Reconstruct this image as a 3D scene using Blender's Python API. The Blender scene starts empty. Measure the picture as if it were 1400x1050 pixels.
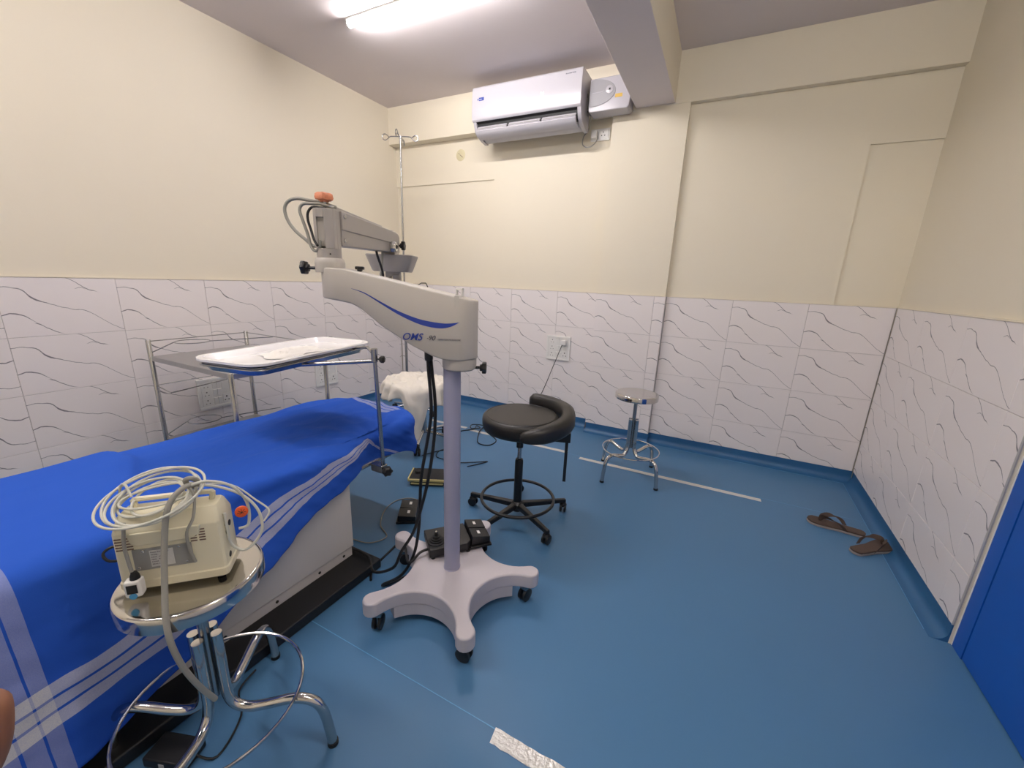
import bpy, math, random
from mathutils import Matrix, Vector, noise
random.seed(7)
R_ = math.radians
PI = math.pi
sc = bpy.context.scene
COL = sc.collection

# ---------------------------------------------------------------- camera
cam_d = bpy.data.cameras.new('camera')
cam = bpy.data.objects.new('camera', cam_d)
COL.objects.link(cam)
cam_d.sensor_fit = 'HORIZONTAL'
cam_d.sensor_width = 36.0
cam_d.lens = 36.0 * 548.75 / 1400.0
cam_d.clip_start = 0.01
cam.location = (3.0499, -3.3402, 1.2692)
cam.rotation_euler = (1.31730, -0.03799, 0.46951)
sc.camera = cam

# ---------------------------------------------------------------- world, exposure
w = bpy.data.worlds.new('world')
sc.world = w
w.use_nodes = True
w.node_tree.nodes['Background'].inputs[0].default_value = (0.5, 0.5, 0.5, 1)
w.node_tree.nodes['Background'].inputs[1].default_value = 0.3
sc.view_settings.view_transform = 'Standard'
sc.view_settings.look = 'None'
sc.view_settings.gamma = 1
sc.view_settings.use_curve_mapping = False
sc.view_settings.exposure = 0.0
TUBE_NEAR = 150.0
TUBE_BACK = 120.0
FILL_RIGHT = 108.0


# ---------------------------------------------------------------- materials
def lin(c):
    c = c / 255.0
    return c / 12.92 if c <= 0.04045 else ((c + 0.055) / 1.055) ** 2.4


def rgb(r, g, b):
    return (lin(r), lin(g), lin(b), 1)


def mat(name, col, rough=0.5, metal=0.0, bump=0.0, bscale=200.0, var=0.0, vscale=8.0, spec=0.5, emit=None, es=0.0, sheen=0.0, dist=0.002, coat=0.0):
    m = bpy.data.materials.new(name)
    m.use_nodes = True
    nt = m.node_tree
    b = nt.nodes['Principled BSDF']
    b.inputs['Base Color'].default_value = rgb(*col)
    b.inputs['Roughness'].default_value = rough
    b.inputs['Metallic'].default_value = metal
    b.inputs['Specular IOR Level'].default_value = spec
    if coat:
        b.inputs['Coat Weight'].default_value = coat
        b.inputs['Coat Roughness'].default_value = 0.15
    if sheen:
        b.inputs['Sheen Weight'].default_value = sheen
    if emit:
        b.inputs['Emission Color'].default_value = rgb(*emit)
        b.inputs['Emission Strength'].default_value = es
    tc = nt.nodes.new('ShaderNodeTexCoord')
    if var > 0:
        n = nt.nodes.new('ShaderNodeTexNoise')
        n.inputs['Scale'].default_value = vscale
        n.inputs['Detail'].default_value = 4
        nt.links.new(tc.outputs['Object'], n.inputs['Vector'])
        mx = nt.nodes.new('ShaderNodeMix')
        mx.data_type = 'RGBA'
        c = rgb(*col)
        mx.inputs[6].default_value = tuple(max(0, x * (1 - var)) for x in c[:3]) + (1,)
        mx.inputs[7].default_value = tuple(min(1, x * (1 + var)) for x in c[:3]) + (1,)
        nt.links.new(n.outputs['Fac'], mx.inputs[0])
        nt.links.new(mx.outputs[2], b.inputs['Base Color'])
    if bump > 0:
        n2 = nt.nodes.new('ShaderNodeTexNoise')
        n2.inputs['Scale'].default_value = bscale
        n2.inputs['Detail'].default_value = 3
        nt.links.new(tc.outputs['Object'], n2.inputs['Vector'])
        bp = nt.nodes.new('ShaderNodeBump')
        bp.inputs['Strength'].default_value = bump
        bp.inputs['Distance'].default_value = dist
        nt.links.new(n2.outputs['Fac'], bp.inputs['Height'])
        nt.links.new(bp.outputs['Normal'], b.inputs['Normal'])
    return m


def tile_mat():
    m = mat('marble_print_tile', (238, 231, 230), rough=0.32, var=0.025, vscale=3.0)
    nt = m.node_tree
    L = nt.links
    b = nt.nodes['Principled BSDF']
    tc = nt.nodes.new('ShaderNodeTexCoord')
    sep = nt.nodes.new('ShaderNodeSeparateXYZ')
    nz = nt.nodes.new('ShaderNodeTexNoise')
    nz.inputs['Scale'].default_value = 22
    nz.inputs['Detail'].default_value = 3
    L.new(tc.outputs['Object'], nz.inputs['Vector'])
    L.new(tc.outputs['Object'], sep.inputs[0])

    def M(op, a, b_=None, c=None):
        n = nt.nodes.new('ShaderNodeMath')
        n.operation = op
        for i, v in enumerate((a, b_, c)):
            if v is None:
                continue
            if isinstance(v, (int, float)):
                n.inputs[i].default_value = v
            else:
                L.new(v, n.inputs[i])
        return n.outputs[0]
    u = M('DIVIDE', sep.outputs['X'], 0.4514)
    # local z runs 0 (top of the tile) down to -0.3
    v = M('DIVIDE', sep.outputs['Z'], -0.3)
    v = M('ADD', v, M('MULTIPLY', M('SUBTRACT', nz.outputs['Fac'], 0.5), 0.05))
    veins = [
        ([(0, .17), (.10, .165), (.18, .20), (.25, .33), (.32, .41), (.45, .49), (.55, .55), (.65, .57), (.75, .68), (.87, .84), (.97, .95), (1, .97)],
         [(0, .3), (.12, .3), (.22, .9), (.27, 1.0), (.33, .45), (.5, .3), (.65, .35), (.8, .3), (1, .3)], 0.016),
        ([(0, .63), (.05, .60), (.12, .61), (.18, .66), (.24, .75), (.30, .83), (.38, .9), (1, .98)],
         [(0, .5), (.06, .6), (.14, .6), (.22, .3), (.30, .1), (.36, 0), (1, 0)], 0.015),
        ([(0, .5), (.22, .76), (.27, .79), (.32, .87), (.40, .95), (.46, .985), (1, 1.0)],
         [(0, 0), (.20, 0), (.25, .5), (.32, .6), (.40, .4), (.46, .1), (.5, 0), (1, 0)], 0.013),
        ([(0, 0), (.55, .01), (.60, .04), (.66, .12), (.72, .19), (.80, .24), (.86, .27), (1, .3)],
         [(0, 0), (.52, 0), (.56, .3), (.64, .5), (.72, .6), (.80, .2), (.87, 0), (1, 0)], 0.013),
        ([(0, .0), (.60, .19), (.66, .17), (.72, .20), (1, .22)],
         [(0, 0), (.60, 0), (.63, .35), (.68, .35), (.74, 0), (1, 0)], 0.010),
    ]
    tot = None
    for pts, wid, wmax in veins:
        outs = []
        for P in (pts, wid):
            fc = nt.nodes.new('ShaderNodeFloatCurve')
            cv = fc.mapping.curves[0]
            while len(cv.points) > 2:
                cv.points.remove(cv.points[-1])
            cv.points[0].location = P[0]
            cv.points[1].location = P[-1]
            for p in P[1:-1]:
                cv.points.new(*p)
            fc.mapping.update()
            L.new(u, fc.inputs['Value'])
            outs.append(fc.outputs[0])
        d = M('ABSOLUTE', M('SUBTRACT', v, outs[0]))
        wd = M('MAXIMUM', M('MULTIPLY', outs[1], wmax * 1.25), 0.00001)
        k = M('SUBTRACT', 1.0, M('DIVIDE', d, wd))
        mk = nt.nodes.new('ShaderNodeClamp')
        L.new(k, mk.inputs[0])
        k = M('MINIMUM', M('MULTIPLY', mk.outputs[0], 2.2), M('MULTIPLY', outs[1], 3.0))
        tot = k if tot is None else M('MAXIMUM', tot, k)
    c2 = nt.nodes.new('ShaderNodeClamp')
    L.new(tot, c2.inputs[0])
    mx = nt.nodes.new('ShaderNodeMix')
    mx.data_type = 'RGBA'
    old = b.inputs['Base Color'].links[0].from_socket
    L.new(M('MULTIPLY', c2.outputs[0], 0.9), mx.inputs[0])
    L.new(old, mx.inputs[6])
    mx.inputs[7].default_value = rgb(104, 100, 108)
    L.new(mx.outputs[2], b.inputs['Base Color'])
    return m


def cloth_mat():
    m = mat('blue_woven_sheet', (42, 88, 190), rough=0.9, bump=0.35, bscale=900, dist=0.0012, spec=0.15)
    nt = m.node_tree
    L = nt.links
    b = nt.nodes['Principled BSDF']
    uv = nt.nodes.new('ShaderNodeUVMap')
    sep = nt.nodes.new('ShaderNodeSeparateXYZ')
    L.new(uv.outputs[0], sep.inputs[0])

    def M(op, a, b_=None, c=None):
        n = nt.nodes.new('ShaderNodeMath')
        n.operation = op
        for i, v in enumerate((a, b_, c)):
            if v is None:
                continue
            if isinstance(v, (int, float)):
                n.inputs[i].default_value = v
            else:
                L.new(v, n.inputs[i])
        return n.outputs[0]
    U, V = sep.outputs['X'], sep.outputs['Y']

    def band(x, lo, hi):
        return M('MULTIPLY', M('GREATER_THAN', x, lo), M('LESS_THAN', x, hi))
    # three pale stripes between v = 0 and 1, divided by two thin navy lines
    s = M('SUBTRACT', band(V, 0.0, 1.0), M('ADD', band(V, .30, .37), band(V, .63, .70)))
    # crosswise pale band between u = 0 and 1 (two thin navy lines in it)
    s2 = M('SUBTRACT', band(U, 0.0, 1.0), M('ADD', band(U, .23, .27), band(U, .54, .59)))
    # head end stripes u between 3 and 4
    s3 = M('SUBTRACT', band(U, 3.0, 4.0), M('ADD', band(U, 3.30, 3.37), band(U, 3.63, 3.70)))
    nz = nt.nodes.new('ShaderNodeTexNoise')
    nz.inputs['Scale'].default_value = 500
    tc = nt.nodes.new('ShaderNodeTexCoord')
    L.new(tc.outputs['Object'], nz.inputs['Vector'])
    f = M('ADD', M('MULTIPLY', s, 0.52), M('ADD', M('MULTIPLY', s2, 0.26), M('MULTIPLY', s3, 0.35)))
    f = M('MULTIPLY', f, M('ADD', 0.7, M('MULTIPLY', nz.outputs['Fac'], 0.6)))
    cl = nt.nodes.new('ShaderNodeClamp')
    L.new(f, cl.inputs[0])
    mx = nt.nodes.new('ShaderNodeMix')
    mx.data_type = 'RGBA'
    L.new(cl.outputs[0], mx.inputs[0])
    mx.inputs[6].default_value = rgb(42, 88, 190)
    mx.inputs[7].default_value = rgb(225, 222, 215)
    L.new(mx.outputs[2], b.inputs['Base Color'])
    return m


MT = dict(
    plaster=mat('cream_plaster', (232, 223, 203), rough=0.6, var=0.02, vscale=2.0, bump=0.12, bscale=60),
    ceil=mat('ceiling_paint', (222, 213, 213), rough=0.8, var=0.015, vscale=2.0, bump=0.1, bscale=40),
    tile=tile_mat(),
    grout=mat('tile_grout', (176, 172, 172), rough=0.8),
    floor=mat('blue_vinyl_floor', (74, 118, 158), rough=0.38, var=0.05, vscale=1.2, bump=0.05, bscale=300, spec=0.4),
    cove=mat('blue_vinyl_cove', (44, 96, 142), rough=0.4, var=0.05, vscale=4),
    seam=mat('vinyl_weld_seam', (96, 158, 205), rough=0.4),
    mgrey=mat('microscope_grey_enamel', (190, 184, 176), rough=0.42, var=0.01),
    mbase=mat('microscope_base_enamel', (196, 190, 196), rough=0.45, bump=0.1, bscale=500, dist=0.0005),
    mpole=mat('microscope_pole_enamel', (158, 158, 182), rough=0.4),
    mdark=mat('arm_grey_metal', (172, 166, 160), rough=0.38, metal=0.1),
    swoosh=mat('blue_print', (38, 62, 150), rough=0.45),
    dkprint=mat('dark_print', (70, 70, 84), rough=0.5),
    black=mat('black_plastic', (26, 26, 28), rough=0.42),
    blackm=mat('black_enamel', (22, 22, 24), rough=0.35),
    rubber=mat('black_rubber', (18, 18, 20), rough=0.6),
    leather=mat('black_vinyl_upholstery', (31, 30, 30), rough=0.42, bump=0.15, bscale=250, dist=0.0008),
    chrome=mat('polished_steel', (205, 203, 200), rough=0.12, metal=1.0, var=0.04, vscale=12),
    steel=mat('brushed_steel', (178, 178, 178), rough=0.25, metal=1.0, var=0.05, vscale=15),
    sheet=mat('steel_sheet', (176, 176, 176), rough=0.3, metal=0.85, var=0.04, vscale=6),
    white=mat('white_plastic', (235, 233, 230), rough=0.35),
    acwhite=mat('gloss_white_plastic', (192, 189, 195), rough=0.22, coat=0.3),
    cream=mat('aged_cream_plastic', (226, 219, 192), rough=0.42, var=0.02, vscale=20),
    cable=mat('pale_cable', (205, 205, 195), rough=0.45),
    gcable=mat('grey_cable', (150, 148, 140), rough=0.5),
    bcable=mat('black_cable', (20, 20, 22), rough=0.5),
    gsheet=mat('grey_plate', (158, 156, 150), rough=0.4, metal=0.3),
    tray=mat('white_enamel_tray', (245, 243, 244), rough=0.2, coat=0.3),
    gauze=mat('white_gauze', (240, 236, 230), rough=0.9, bump=0.5, bscale=300),
    drape=mat('white_cotton_drape', (232, 226, 216), rough=0.9, bump=0.2, bscale=400, sheen=0.2),
    cloth=cloth_mat(),
    box=mat('white_cabinet', (212, 208, 206), rough=0.45, var=0.01),
    orange=mat('orange_plastic', (236, 96, 40), rough=0.4),
    orangefaded=mat('faded_orange_plastic', (222, 140, 104), rough=0.55, var=0.3, vscale=70),
    yellow=mat('cream_yellow_edge', (222, 206, 140), rough=0.5),
    foil=mat('crinkled_foil_tape', (226, 224, 220), rough=0.28, metal=0.75, bump=0.9, bscale=110, dist=0.004),
    tape=mat('white_tape', (206, 204, 200), rough=0.5, bump=0.3, bscale=90),
    door=mat('blue_door_laminate', (16, 88, 184), rough=0.45, var=0.02, vscale=3, bump=0.08, bscale=500, dist=0.0005),
    frame=mat('grey_door_frame', (206, 202, 192), rough=0.5),
    sandal=mat('brown_foam_sandal', (78, 62, 54), rough=0.8, bump=0.3, bscale=250, var=0.1, vscale=30),
    sole=mat('pale_sole_edge', (150, 142, 140), rough=0.7),
    skin=mat('skin', (120, 78, 56), rough=0.55, var=0.06, vscale=60),
    nail=mat('fingernail', (196, 150, 130), rough=0.3),
    sleeve=mat('dark_sleeve', (40, 44, 56), rough=0.9),
    coverplate=mat('cream_cover_plate', (214, 204, 168), rough=0.5),
    stabgrey=mat('pale_grey_plastic', (158, 156, 160), rough=0.35),
    slot=mat('dark_slot', (16, 16, 18), rough=0.6),
    brown_mark=mat('brown_stain_and_vent_shade', (120, 98, 86), rough=0.8),
    bluedot=mat('pale_blue_plastic', (70, 150, 200), rough=0.4),
    bolt=mat('bolt_steel', (200, 198, 194), rough=0.25, metal=0.9),
    clear=mat('clear_plastic_tape', (196, 192, 184), rough=0.25),
    copper=mat('gold_sticker', (216, 176, 70), rough=0.4),
    tube_n=mat('lit_led_tube', (255, 255, 255), rough=0.5, emit=(255, 250, 250), es=TUBE_BACK),
    tube_fill=mat('fill_tube_right', (255, 255, 255), rough=0.5, emit=(255, 248, 240), es=FILL_RIGHT),
    tube_c=mat('lit_led_tube_near', (255, 255, 255), rough=0.5, emit=(255, 248, 244), es=TUBE_NEAR),
)


# ---------------------------------------------------------------- mesh builder
WM = {}


def wm(o):
    return WM.get(o.name, Matrix.Identity(4))


class MB:
    def __init__(s, M=None):
        s.v = []
        s.f = []
        s.mi = []
        s.M = M or Matrix.Identity(4)
        s.m = 0

    def add(s, vs, fs):
        o = len(s.v)
        s.v += [s.M @ Vector(p) for p in vs]
        s.f += [tuple(i + o for i in f) for f in fs]
        s.mi += [s.m] * len(fs)
        return s

    def box(s, x0, x1, y0, y1, z0, z1):
        return s.add([(x0, y0, z0), (x1, y0, z0), (x1, y1, z0), (x0, y1, z0), (x0, y0, z1), (x1, y0, z1), (x1, y1, z1), (x0, y1, z1)],
                     [(0, 3, 2, 1), (4, 5, 6, 7), (0, 1, 5, 4), (1, 2, 6, 5), (2, 3, 7, 6), (3, 0, 4, 7)])

    def prism(s, pts, z0, z1, axis='z'):
        n = len(pts)
        f = {'z': lambda a, b, c: (a, b, c), 'y': lambda a, b, c: (a, c, b), 'x': lambda a, b, c: (c, a, b)}[axis]
        vs = [f(a, b, z0) for a, b in pts] + [f(a, b, z1) for a, b in pts]
        fs = [tuple(range(n - 1, -1, -1)), tuple(range(n, 2 * n))] + [(i, (i + 1) % n, n + (i + 1) % n, n + i) for i in range(n)]
        return s.add(vs, fs)

    def lathe(s, prof, c=(0, 0, 0), axis=(0, 0, 1), seg=24, lob=0, amp=0.0, cap=True):
        q = Vector((0, 0, 1)).rotation_difference(Vector(axis).normalized()).to_matrix()
        vs = []
        for r, z in prof:
            for i in range(seg):
                a = 2 * PI * i / seg
                rr = r * (1 + (amp * math.cos(lob * a) if lob else 0))
                vs.append(q @ Vector((rr * math.cos(a), rr * math.sin(a), z)) + Vector(c))
        fs = []
        n = len(prof)
        for j in range(n - 1):
            for i in range(seg):
                k = (i + 1) % seg
                fs.append((j * seg + i, j * seg + k, (j + 1) * seg + k, (j + 1) * seg + i))
        if cap:
            fs.append(tuple(range(seg - 1, -1, -1)))
            fs.append(tuple((n - 1) * seg + i for i in range(seg)))
        return s.add(vs, fs)

    def cyl(s, a, b, r, seg=16, r2=None):
        a = Vector(a)
        b = Vector(b)
        return s.lathe([(r, 0), (r2 if r2 is not None else r, (b - a).length)], a, b - a, seg)

    def tube(s, pts, r, seg=8, closed=False, smooth=0, radii=None):
        P = [Vector(p) for p in pts]
        if smooth:
            P = spline(P, smooth, closed)
        n = len(P)
        T = []
        for i in range(n):
            a = P[(i - 1) % n] if (closed or i > 0) else P[i]
            b = P[(i + 1) % n] if (closed or i < n - 1) else P[i]
            t = (b - a)
            T.append(t.normalized() if t.length > 1e-9 else Vector((0, 0, 1)))
        up = Vector((0, 0, 1)) if abs(T[0].z) < 0.9 else Vector((1, 0, 0))
        N = (up - T[0] * up.dot(T[0])).normalized()
        vs = []
        for i in range(n):
            if i:
                N = (N - T[i] * N.dot(T[i]))
                N = N.normalized() if N.length > 1e-6 else T[i].orthogonal().normalized()
            B = T[i].cross(N)
            rr = r if radii is None else radii(i / max(1, n - 1))
            for k in range(seg):
                a = 2 * PI * k / seg
                vs.append(P[i] + N * (rr * math.cos(a)) + B * (rr * math.sin(a)))
        fs = []
        m = n if closed else n - 1
        for i in range(m):
            j = (i + 1) % n
            for k in range(seg):
                l = (k + 1) % seg
                fs.append((i * seg + k, i * seg + l, j * seg + l, j * seg + k))
        if not closed:
            fs.append(tuple(range(seg - 1, -1, -1)))
            fs.append(tuple((n - 1) * seg + k for k in range(seg)))
        return s.add(vs, fs)

    def grid(s, fn, nu, nv):
        vs = [fn(i / nu, j / nv) for i in range(nu + 1) for j in range(nv + 1)]
        fs = [(i * (nv + 1) + j, (i + 1) * (nv + 1) + j, (i + 1) * (nv + 1) + j + 1, i * (nv + 1) + j + 1) for i in range(nu) for j in range(nv)]
        return s.add(vs, fs)

    def build(s, name, mats, parent=None, smooth=False, bevel=0.0, bseg=2, origin=None, angle=40, kind=None, label=None, cat=None, group=None):
        me = bpy.data.meshes.new(name)
        W = wm(parent) if parent is not None else Matrix.Identity(4)
        L = Matrix.Identity(4)
        if origin is not None:
            L = Matrix.Translation(W.inverted() @ Vector(origin)) if parent is not None else Matrix.Translation(Vector(origin))
        inv = (W @ L).inverted()
        me.from_pydata([inv @ p for p in s.v], [], s.f)
        if not isinstance(mats, (list, tuple)):
            mats = [mats]
        for m in mats:
            me.materials.append(m)
        for p, i in zip(me.polygons, s.mi):
            p.material_index = i
            p.use_smooth = smooth
        me.update()
        o = bpy.data.objects.new(name, me)
        COL.objects.link(o)
        if parent is not None:
            o.parent = parent
        o.matrix_local = L
        WM[o.name] = W @ L
        if smooth:
            import bmesh
            bm = bmesh.new()
            bm.from_mesh(me)
            for e in bm.edges:
                if len(e.link_faces) == 2 and e.calc_face_angle(0) > R_(angle):
                    e.smooth = False
            bm.to_mesh(me)
            bm.free()
        if bevel:
            md = o.modifiers.new('bevel', 'BEVEL')
            md.width = bevel
            md.segments = bseg
            md.limit_method = 'ANGLE'
            md.angle_limit = R_(30)
            for p in me.polygons:
                p.use_smooth = True
            md.harden_normals = True
        tag(o, label, cat, group, kind)
        return o


def spline(P, k, closed=False):
    out = []
    n = len(P)
    rng = range(n) if closed else range(n - 1)
    for i in rng:
        p0 = P[(i - 1) % n] if (closed or i > 0) else P[i]
        p1 = P[i]
        p2 = P[(i + 1) % n]
        p3 = P[(i + 2) % n] if (closed or i < n - 2) else p2
        for j in range(k):
            t = j / k
            out.append(0.5 * ((2 * p1) + (p2 - p0) * t + (2 * p0 - 5 * p1 + 4 * p2 - p3) * t * t + (3 * p1 - p0 - 3 * p2 + p3) * t ** 3))
    if not closed:
        out.append(P[-1])
    return out


def tag(o, label=None, cat=None, group=None, kind=None):
    if label:
        o['label'] = label
    if cat:
        o['category'] = cat
    if group:
        o['group'] = group
    if kind:
        o['kind'] = kind
    return o


def thing(name, label, cat, loc=(0, 0, 0), rz=0.0, group=None):
    o = bpy.data.objects.new(name, None)
    COL.objects.link(o)
    o.empty_display_size = 0.1
    o.location = loc
    o.rotation_euler = (0, 0, rz)
    WM[o.name] = Matrix.Translation(Vector(loc)) @ Matrix.Rotation(rz, 4, 'Z')
    return tag(o, label, cat, group)


def copy_tree(o, parent=None, loc=None, rz=None):
    c = o.copy()
    COL.objects.link(c)
    c.parent = parent
    if loc is not None:
        c.location = loc
    if rz is not None:
        c.rotation_euler = (0, 0, rz)
    for ch in list(o.children):
        copy_tree(ch, c)
    return c


def frame_of(origin, xdir, zdir=(0, 0, 1)):
    """matrix whose local x is xdir, local z is zdir, y = z cross x"""
    x = Vector(xdir).normalized()
    z = Vector(zdir).normalized()
    y = z.cross(x)
    M = Matrix((x, y, z)).transposed().to_4x4()
    return Matrix.Translation(Vector(origin)) @ M


def lettering(txt, size, M, material, parent, name='lettering', shear=0.0, xs=1.0, depth=0.0003, bold=0.0):
    cu = bpy.data.curves.new(name, 'FONT')
    cu.body = txt
    cu.size = size
    cu.shear = shear
    cu.extrude = depth
    cu.offset = bold
    ob = bpy.data.objects.new(name, cu)
    me = bpy.data.meshes.new_from_object(ob)
    bpy.data.objects.remove(ob)
    S = Matrix.Diagonal((xs, 1, 1, 1))
    me.transform(S)
    inv = wm(parent).inverted() @ M
    me.transform(inv)
    me.materials.clear()
    me.materials.append(material)
    o = bpy.data.objects.new(name, me)
    COL.objects.link(o)
    o.parent = parent
    return o


# ================================================================= the room
W_ = 4.044
HD = 1.1908
HC = 0.0807
TW = 0.4514
TH = 0.30
HCEIL = 2.797
ZB = 2.483
AL, AR = -0.03182, -0.02642
YL = 0.046          # left section of the back wall
DC = -0.0424        # front of the column
YF = -5.2           # wall behind the camera


def struct(name, mb, m, parent=None, **k):
    return mb.build(name, m, parent, kind='structure' if parent is None else None, **k)


mb = MB().box(-0.3, 4.6, YF - 0.2, 0.3, -0.1, 0.0)
floor_o = struct('floor', mb, MT['floor'])
mb = MB().box(-0.4, 4.7, YF - 0.2, 0.3, HCEIL, HCEIL + 0.1)
ceiling = struct('ceiling', mb, MT['ceil'])

# frames of the long walls: local x runs along the wall, local -y faces the room
M_left = frame_of((0, YL, 0), (math.sin(AL) * -1, math.cos(AL), 0))      # x towards the back wall; room is on +X side
M_right = frame_of((W_, 0, 0), (math.sin(AR), -math.cos(AR), 0))         # x towards the camera


def mobj(name, M, mb, m, kind='structure'):
    """structure whose object frame is M (geometry given in that frame)"""
    me = bpy.data.meshes.new(name)
    me.from_pydata([tuple(v) for v in mb.v], [], mb.f)
    for mm in (m if isinstance(m, (list, tuple)) else [m]):
        me.materials.append(mm)
    for p, i in zip(me.polygons, mb.mi):
        p.material_index = i
    o = bpy.data.objects.new(name, me)
    COL.objects.link(o)
    o.matrix_world = M
    WM[o.name] = M.copy()
    o['kind'] = kind
    return o


# local frames: for M_left, x -> into depth, y = z cross x = -X side (away from the room). room is at -y.
LLEN = 5.4
mb = MB().box(-LLEN, 0.25, 0.008, 0.16, 0, HCEIL)
wall_left = mobj('wall_left', M_left, mb, MT['plaster'])
# for M_right: x -> towards the camera; y = z cross x = +X side (away from room)
DOOR0 = 1.475
DOOR1 = 2.47
mb = MB().box(-0.25, DOOR0, 0.008, 0.16, 0, HCEIL)
mb.box(DOOR1, 5.4, 0.008, 0.16, 0, HCEIL).box(DOOR0, DOOR1, 0.008, 0.16, 2.1, HCEIL)
wall_right = mobj('wall_right', M_right, mb, MT['plaster'])
# back wall: main plane of the right bay at Y=0, the left bay 46 mm deeper; each has a shallow recessed panel
mb = MB()
mb.box(2.60, 3.722, 0.008, 0.2, 0, ZB).box(3.722, 4.2, 0.008, 0.2, 2.135, ZB).box(3.722, 4.2, 0.019, 0.2, 0, 2.135)
mb.box(1.113, 2.2, YL + 0.008, 0.2, 0, ZB).box(-0.2, 1.113, YL + 0.008, 0.2, 2.126, ZB).box(-0.2, 1.113, YL + 0.018, 0.2, 0, 2.126)
mb.box(-0.2, 4.2, 0.08, 0.2, ZB, HCEIL)
wall_back = mobj('wall_back', Matrix.Identity(4), mb, MT['plaster'])
mb = MB().box(-0.2, 4.7, YF - 0.15, YF, 0, HCEIL)
wall_front = mobj('wall_front', Matrix.Identity(4), mb, MT['plaster'])
mb = MB().box(2.1555, 2.6832, DC + 0.007, 0.09, 0, ZB)
wall_column = mobj('wall_column', Matrix.Identity(4), mb, MT['plaster'])
mb = MB().box(-0.05, 4.1, -0.0385, 0.085, ZB, HCEIL)
beam_back = struct('trim_1', mb, MT['plaster'], bevel=0.003)
mb = MB().box(2.318, 2.585, YF, -0.038, ZB + 0.005, HCEIL)
mb.mi[3] = 1
beam_ceiling = struct('trim_2', mb, [MT['ceil'], MT['plaster']], bevel=0.006)

# ---- tiles
tile_cache = {}


def tile_mesh(x0, x1, h, flip=False):
    key = (round(x0, 4), round(x1, 4), round(h, 4))
    if key in tile_cache:
        return tile_cache[key]
    g = 0.0008
    b = 0.0015
    a0, a1, z0, z1 = x0 + g, x1 - g, -h + g, -g
    vs = [(a0, .007, z0), (a1, .007, z0), (a1, .007, z1), (a0, .007, z1),
          (a0, b, z0), (a1, b, z0), (a1, b, z1), (a0, b, z1),
          (a0 + b, 0, z0 + b), (a1 - b, 0, z0 + b), (a1 - b, 0, z1 - b), (a0 + b, 0, z1 - b)]
    fs = [(8, 9, 10, 11)] + [(4 + i, 4 + (i + 1) % 4, 8 + (i + 1) % 4, 8 + i) for i in range(4)] + [(i, (i + 1) % 4, 4 + (i + 1) % 4, 4 + i) for i in range(4)]
    me = bpy.data.meshes.new('tile')
    me.from_pydata(vs, [], fs)
    me.materials.append(MT['tile'])
    tile_cache[key] = me
    return me


def lay(parent, cols, y=0.0, flips=()):
    """cols: (start of the tile print in wall x, cut from, cut to) in the parent's frame"""
    for ci, (px, c0, c1) in enumerate(cols):
        for k in range(4):
            top = HD - TH * k
            h = min(TH, top - HC)
            o = bpy.data.objects.new('tile', tile_mesh(c0 - px, c1 - px, h))
            COL.objects.link(o)
            o.parent = parent
            o.location = (px, y, top)
            if ci in flips and h > 0.29 and (c1 - c0) > 0.45:
                o.location = (px + TW, y, top - TH)
                o.rotation_euler = (0, PI, 0)


# left wall: local x from -LLEN to 0 (corner)
cols = []
x = -0.0326
cols.append((x, x, -0.004))
while x > -LLEN + 0.2:
    x -= TW
    cols.append((x, x, x + TW))
lay(wall_left, cols, flips=(7,))
cols = []
xl = 0.4315 - TW
cols.append((xl, 0.004, xl + TW))
for i in range(1, 4):
    cols.append((xl + i * TW, xl + i * TW, xl + (i + 1) * TW))
cols.append((xl + 4 * TW, xl + 4 * TW, 2.1525))
lay(wall_back, cols, y=YL)
cols = [(W_ - TW * k, W_ - TW * k, W_ - TW * (k - 1) - (0.004 if k == 1 else 0)) for k in (3, 2, 1)]
lay(wall_back, cols)
lay(wall_column, [(2.1532, 2.1532, 2.1532 + TW), (2.1532 + TW, 2.1532 + TW, 2.6852)], y=DC)
cols = [(0, 0.004, TW), (TW, TW, 2 * TW), (2 * TW, 2 * TW, 3 * TW), (3 * TW, 3 * TW, DOOR0)]
cols += [(DOOR1 + TW * k, DOOR1 + TW * k, DOOR1 + TW * (k + 1)) for k in range(6)]
lay(wall_right, cols)
# column returns (tiled sides)
mb = MB().box(2.6752, 2.6850, DC + 0.001, 0.006, HC, HD).box(2.1535, 2.1600, DC + 0.001, YL, HC, HD)
mb.build('tile_return', MT['tile'], wall_column)


# grout bed behind the tiles
def slab(parent, x0, x1, y0, y1, z0, z1, name, m):
    b = MB(WM[parent.name])
    b.box(x0, x1, y0, y1, z0, z1)
    return b.build(name, m, parent)


slab(wall_left, -LLEN, 0, 0.0045, 0.010, HC, HD - 0.001, 'grout_bed', MT['grout'])
slab(wall_back, 0, 2.155, YL + 0.0045, YL + 0.010, HC, HD - 0.001, 'grout_bed', MT['grout'])
slab(wall_back, 2.685, W_, 0.0045, 0.010, HC, HD - 0.001, 'grout_bed', MT['grout'])
slab(wall_column, 2.156, 2.683, DC + 0.0045, DC + 0.008, HC, HD - 0.001, 'grout_bed', MT['grout'])
slab(wall_right, 0, DOOR0, 0.0045, 0.010, HC, HD - 0.001, 'grout_bed', MT['grout'])


# cream plaster lip capping the tiles
def lip(i, M, x0, x1, y):
    m_ = MB(M).box(x0, x1, y - 0.002, y + 0.012, HD, HD + 0.007)
    m_.build('trim_%d' % i, MT['plaster'], kind='structure')


lip(3, M_left, -LLEN, -0.001, 0)
lip(4, Matrix.Identity(4), 0.002, 2.153, YL)
lip(5, Matrix.Identity(4), 2.153, 2.686, DC)
lip(6, Matrix.Identity(4), 2.688, W_ - 0.002, 0)
lip(7, M_right, 0.002, DOOR0 + 0.002, 0)


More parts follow.
